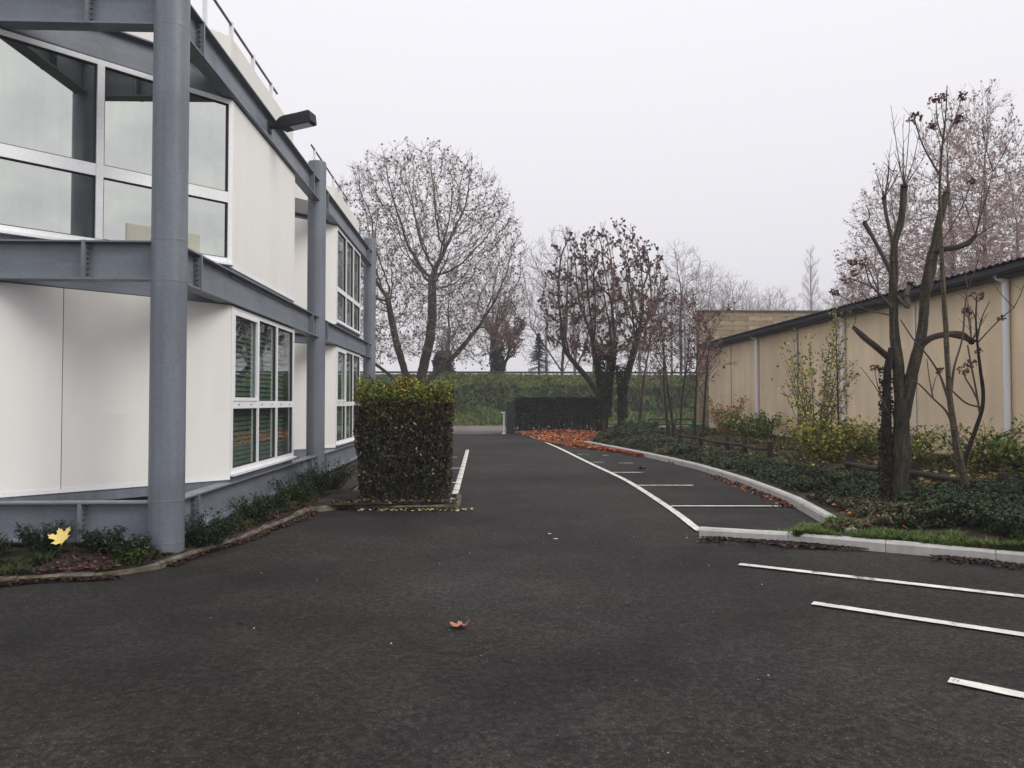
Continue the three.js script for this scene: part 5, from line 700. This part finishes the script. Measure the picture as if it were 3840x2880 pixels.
limbTree('pollarded_tree', 'pollarded tree with two thick trunks and cut stubby limbs', [5.82, 0.1, 10.25], [
  { pts: [[5.826, 0.156, 10.25, 0.16], [5.842, 0.364, 10.25, 0.135], [5.869, 0.883, 10.25, 0.118], [5.889, 1.404, 10.25, 0.11], [5.913, 1.652, 10.25, 0.101]] }, 
  { pts: [[5.896, 1.404, 10.25, 0.084], [5.881, 2.059, 10.29, 0.072], [5.832, 2.587, 10.31, 0.064], [5.844, 3.118, 10.33, 0.06], [5.859, 3.453, 10.35, 0.055], [5.878, 3.852, 10.35, 0.047], [5.982, 4.191, 10.37, 0.043], [6.02, 4.459, 10.37, 0.043], [6.043, 4.694, 10.37, 0.047]], knob: 0.06, sprouts: 7, sproutLen: 0.85 },
  { pts: [[5.877, 3.786, 10.35, 0.03], [5.801, 4.118, 10.35, 0.026], [5.75, 4.384, 10.35, 0.026], [5.738, 4.531, 10.35, 0.03]], knob: 0.035, sprouts: 6, sproutLen: 0.5 },
  { pts: [[5.859, 3.386, 10.35, 0.03], [5.714, 3.685, 10.35, 0.03], [5.562, 3.969, 10.35, 0.026], [5.45, 4.168, 10.35, 0.034]], knob: 0.03, sprouts: 1, sproutLen: 0.2 },
  { pts: [[5.923, 1.404, 10.25, 0.084], [6.044, 2.12, 10.19, 0.071], [6.132, 2.573, 10.15, 0.067], [6.18, 3.026, 10.13, 0.067], [6.234, 3.477, 10.1, 0.075], [6.32, 3.868, 10.1, 0.054], [6.385, 4.192, 10.09, 0.046], [6.476, 4.519, 10.09, 0.05]], knob: 0.05, sprouts: 3, sproutLen: 0.3 },
  { pts: [[6.237, 3.672, 10.1, 0.042], [6.387, 3.73, 10, 0.037], [6.525, 3.747, 9.95, 0.037], [6.663, 3.801, 9.9, 0.037], [6.735, 3.893, 9.85, 0.024]], sprouts: 3, sproutLen: 0.6 },
  { pts: [[6.715, 3.867, 9.85, 0.012], [6.769, 4.123, 9.8, 0.01], [6.851, 4.491, 9.75, 0.008], [6.92, 4.745, 9.75, 0.004]], sprouts: 2 },
  { pts: [[6.735, 3.88, 9.85, 0.012], [6.91, 3.997, 9.8, 0.008], [7.038, 4.113, 9.75, 0.004]] },
  { pts: [[6.291, 3.705, 10.1, 0.012], [6.555, 4.066, 10.1, 0.01], [6.761, 4.46, 10.1, 0.008], [6.852, 4.723, 10.1, 0.006]], tufts: [[1, 26, 0.09]] },
  { pts: [[6.076, 2.365, 10.15, 0.046], [6.233, 2.504, 10.1, 0.042], [6.467, 2.552, 10.05, 0.041], [6.631, 2.522, 10, 0.049], [6.734, 2.443, 9.97, 0.029]], knob: 0.05, sprouts: 6, sproutLen: 0.5 },
  { pts: [[5.801, 2.204, 10.3, 0.047], [5.59, 2.404, 10.35, 0.043], [5.442, 2.541, 10.4, 0.039], [5.308, 2.691, 10.45, 0.026]], sprouts: 1, sproutLen: 0.2 },
  { pts: [[5.735, 0.228, 10.3, 0.072], [5.699, 1.076, 10.3, 0.064], [5.7, 1.665, 10.3, 0.059], [5.732, 2.059, 10.3, 0.055], [5.804, 2.375, 10.3, 0.051]], col: [0.16, 0.14, 0.12] },
  { pts: [[5.852, 3.106, 10.25, 0.017], [5.981, 2.956, 10.2, 0.042], [5.957, 3.1, 10.2, 0.038], [6.012, 3.264, 10.2, 0.034]], knob: 0.05, col: [0.14, 0.12, 0.11] },
  { pts: [[5.77, 2.974, 10.25, 0.017], [5.631, 3.105, 10.25, 0.013], [5.467, 3.288, 10.25, 0.011], [5.39, 3.564, 10.25, 0.008]], tufts: [[1, 30, 0.1]] },
  { pts: [[5.77, 2.942, 10.25, 0.017], [5.532, 3.203, 10.25, 0.013], [5.373, 3.287, 10.25, 0.008], [5.167, 3.352, 10.25, 0.006]], tufts: [[1, 34, 0.1]] },
  { pts: [[5.598, 3.138, 10.25, 0.011], [5.501, 3.367, 10.25, 0.008], [5.416, 3.531, 10.25, 0.006], [5.217, 3.589, 10.25, 0.004]], tufts: [[1, 26, 0.07]] },
  { pts: [[5.728, 2.843, 10.25, 0.013], [5.395, 2.92, 10.25, 0.008], [5.098, 3.069, 10.25, 0.006], [4.945, 3.154, 10.25, 0.004]], tufts: [[1, 34, 0.08]] },
  { pts: [[5.597, 3.006, 10.25, 0.008], [5.384, 3.104, 10.25, 0.006], [5.32, 3.3, 10.25, 0.004], [5.235, 3.431, 10.25, 0.004]], tufts: [[1, 22, 0.06]] },
  { pts: [[5.723, 1.404, 10.25, 0.013], [5.613, 1.665, 10.25, 0.008], [5.45, 1.926, 10.25, 0.006], [5.306, 2.108, 10.25, 0.004]] },
  { pts: [[5.658, 1.535, 10.25, 0.008], [5.549, 1.861, 10.25, 0.006], [5.518, 2.089, 10.25, 0.004]], tufts: [[1, 22, 0.06]] },
], { bark: pb, twig: pt, ivy: [[0.1, 1.4, 5.675, 10.28, 0.085, 420], [1.4, 2.1, 5.675 + 0.01, 10.28, 0.08, 180]] }, 801);
limbTree('sucker_tree', 'thin tall sucker tree leaning beside the pollarded tree', [6.45, 0.1, 9.6], [
  { pts: [[6.467, 0.163, 9.6, 0.062], [6.414, 0.346, 9.6, 0.053], [6.302, 0.804, 9.6, 0.048], [6.221, 1.294, 9.6, 0.038], [6.165, 1.722, 9.6, 0.034], [6.153, 2.152, 9.6, 0.034], [6.129, 2.644, 9.6, 0.031], [6.1, 3.261, 9.6, 0.029], [6.084, 3.88, 9.6, 0.024], [6.081, 4.501, 9.6, 0.019], [6.113, 4.937, 9.6, 0.014], [6.17, 5.375, 9.6, 0.01], [6.202, 5.845, 9.6, 0.005]], col: [0.62, 0.52, 0.42] },
  { pts: [[6.083, 4.638, 9.6, 0.014], [5.96, 4.842, 9.6, 0.012], [5.837, 5.089, 9.6, 0.01], [5.746, 5.4, 9.6, 0.007]], tufts: [[1, 40, 0.1]] },
  { pts: [[6.128, 5.124, 9.6, 0.01], [6.062, 5.373, 9.6, 0.007], [6.047, 5.654, 9.6, 0.005]], tufts: [[1, 26, 0.09]] },
  { pts: [[6.127, 5.062, 9.6, 0.01], [6.27, 5.314, 9.6, 0.007], [6.35, 5.534, 9.6, 0.005], [6.404, 5.704, 9.6, 0.005]], tufts: [[1, 30, 0.08]] },
  { pts: [[6.114, 5, 9.6, 0.007], [6.218, 5.219, 9.6, 0.005], [6.335, 5.39, 9.6, 0.005]], tufts: [[1, 34, 0.07]] },
  { pts: [[6.1, 4.937, 9.6, 0.007], [6.078, 5.124, 9.6, 0.005], [6.004, 5.297, 9.6, 0.005]], tufts: [[1, 34, 0.07]] },
  { pts: [[6.156, 5.312, 9.6, 0.007], [6.122, 5.562, 9.6, 0.005], [6.124, 5.687, 9.6, 0.005]], tufts: [[1, 20, 0.07]] },
  { pts: [[6.163, 1.612, 9.6, 0.019], [6.043, 1.968, 9.6, 0.014], [5.89, 2.213, 9.6, 0.012], [5.705, 2.427, 9.6, 0.01], [5.521, 2.703, 9.6, 0.007]] },
  { pts: [[6.19, 1.722, 9.6, 0.019], [6.246, 2.091, 9.6, 0.014], [6.352, 2.43, 9.6, 0.012], [6.404, 2.892, 9.6, 0.01], [6.439, 3.109, 9.6, 0.005]], sprouts: 3 },
  { pts: [[6.233, 1.232, 9.6, 0.019], [6.13, 1.477, 9.6, 0.014], [5.945, 1.661, 9.6, 0.012], [5.759, 1.845, 9.6, 0.01], [5.635, 1.918, 9.6, 0.005]] },
  { pts: [[5.951, 1.649, 9.6, 0.01], [5.904, 1.906, 9.6, 0.007], [5.871, 2.182, 9.6, 0.005]] }, { pts: [[5.927, 1.722, 9.6, 0.007], [5.993, 1.937, 9.6, 0.005], [6.044, 2.029, 9.6, 0.005]], tufts: [[1, 24, 0.05]] },
], { bark: [0.34, 0.26, 0.22], twig: pt }, 802);
limbTree('sucker_tree', 'dark crooked sucker with seed clusters near the last downpipe', [6.95, 0.12, 9.9], [
  { pts: [[6.519, 0.465, 9.9, 0.031], [6.563, 0.779, 9.9, 0.028], [6.645, 1.031, 9.9, 0.025], [6.753, 1.315, 9.9, 0.025], [6.822, 1.537, 9.9, 0.025], [6.838, 1.726, 9.9, 0.022], [6.804, 2.043, 9.9, 0.019], [6.77, 2.361, 9.9, 0.015], [6.75, 2.742, 9.9, 0.012], [6.769, 3.061, 9.9, 0.009]], tufts: [[1, 40, 0.09], [0.75, 22, 0.06]], col: [0.08, 0.06, 0.055] },
  { pts: [[6.782, 1.473, 9.9, 0.015], [6.735, 1.79, 9.9, 0.012], [6.675, 2.107, 9.9, 0.012], [6.628, 2.392, 9.9, 0.009]], tufts: [[0.7, 30, 0.08]] },
  { pts: [[6.771, 1.6, 9.9, 0.012], [6.683, 1.79, 9.9, 0.012], [6.588, 1.948, 9.9, 0.009], [6.57, 2.043, 9.9, 0.006]], tufts: [[1, 34, 0.085]] },
  { pts: [[6.809, 1.537, 9.9, 0.015], [6.615, 1.587, 9.9, 0.012], [6.474, 1.695, 9.9, 0.012], [6.391, 1.777, 9.9, 0.009]] },
  { pts: [[6.771, 2.424, 9.9, 0.012], [6.924, 2.584, 9.9, 0.009], [7.089, 2.744, 9.9, 0.009], [7.288, 2.904, 9.9, 0.006]], sprouts: 2, tufts: [[0.7, 20, 0.05]] },
  { pts: [[6.772, 2.488, 9.9, 0.012], [6.829, 2.743, 9.9, 0.009], [6.95, 2.998, 9.9, 0.006]] }, { pts: [[6.75, 2.742, 9.9, 0.009], [6.687, 2.87, 9.9, 0.006], [6.635, 2.857, 9.9, 0.006]], tufts: [[1, 30, 0.07]] },
], { bark: [0.09, 0.07, 0.062], twig: [0.09, 0.07, 0.065] }, 803);

renderer.render(scene, camera);
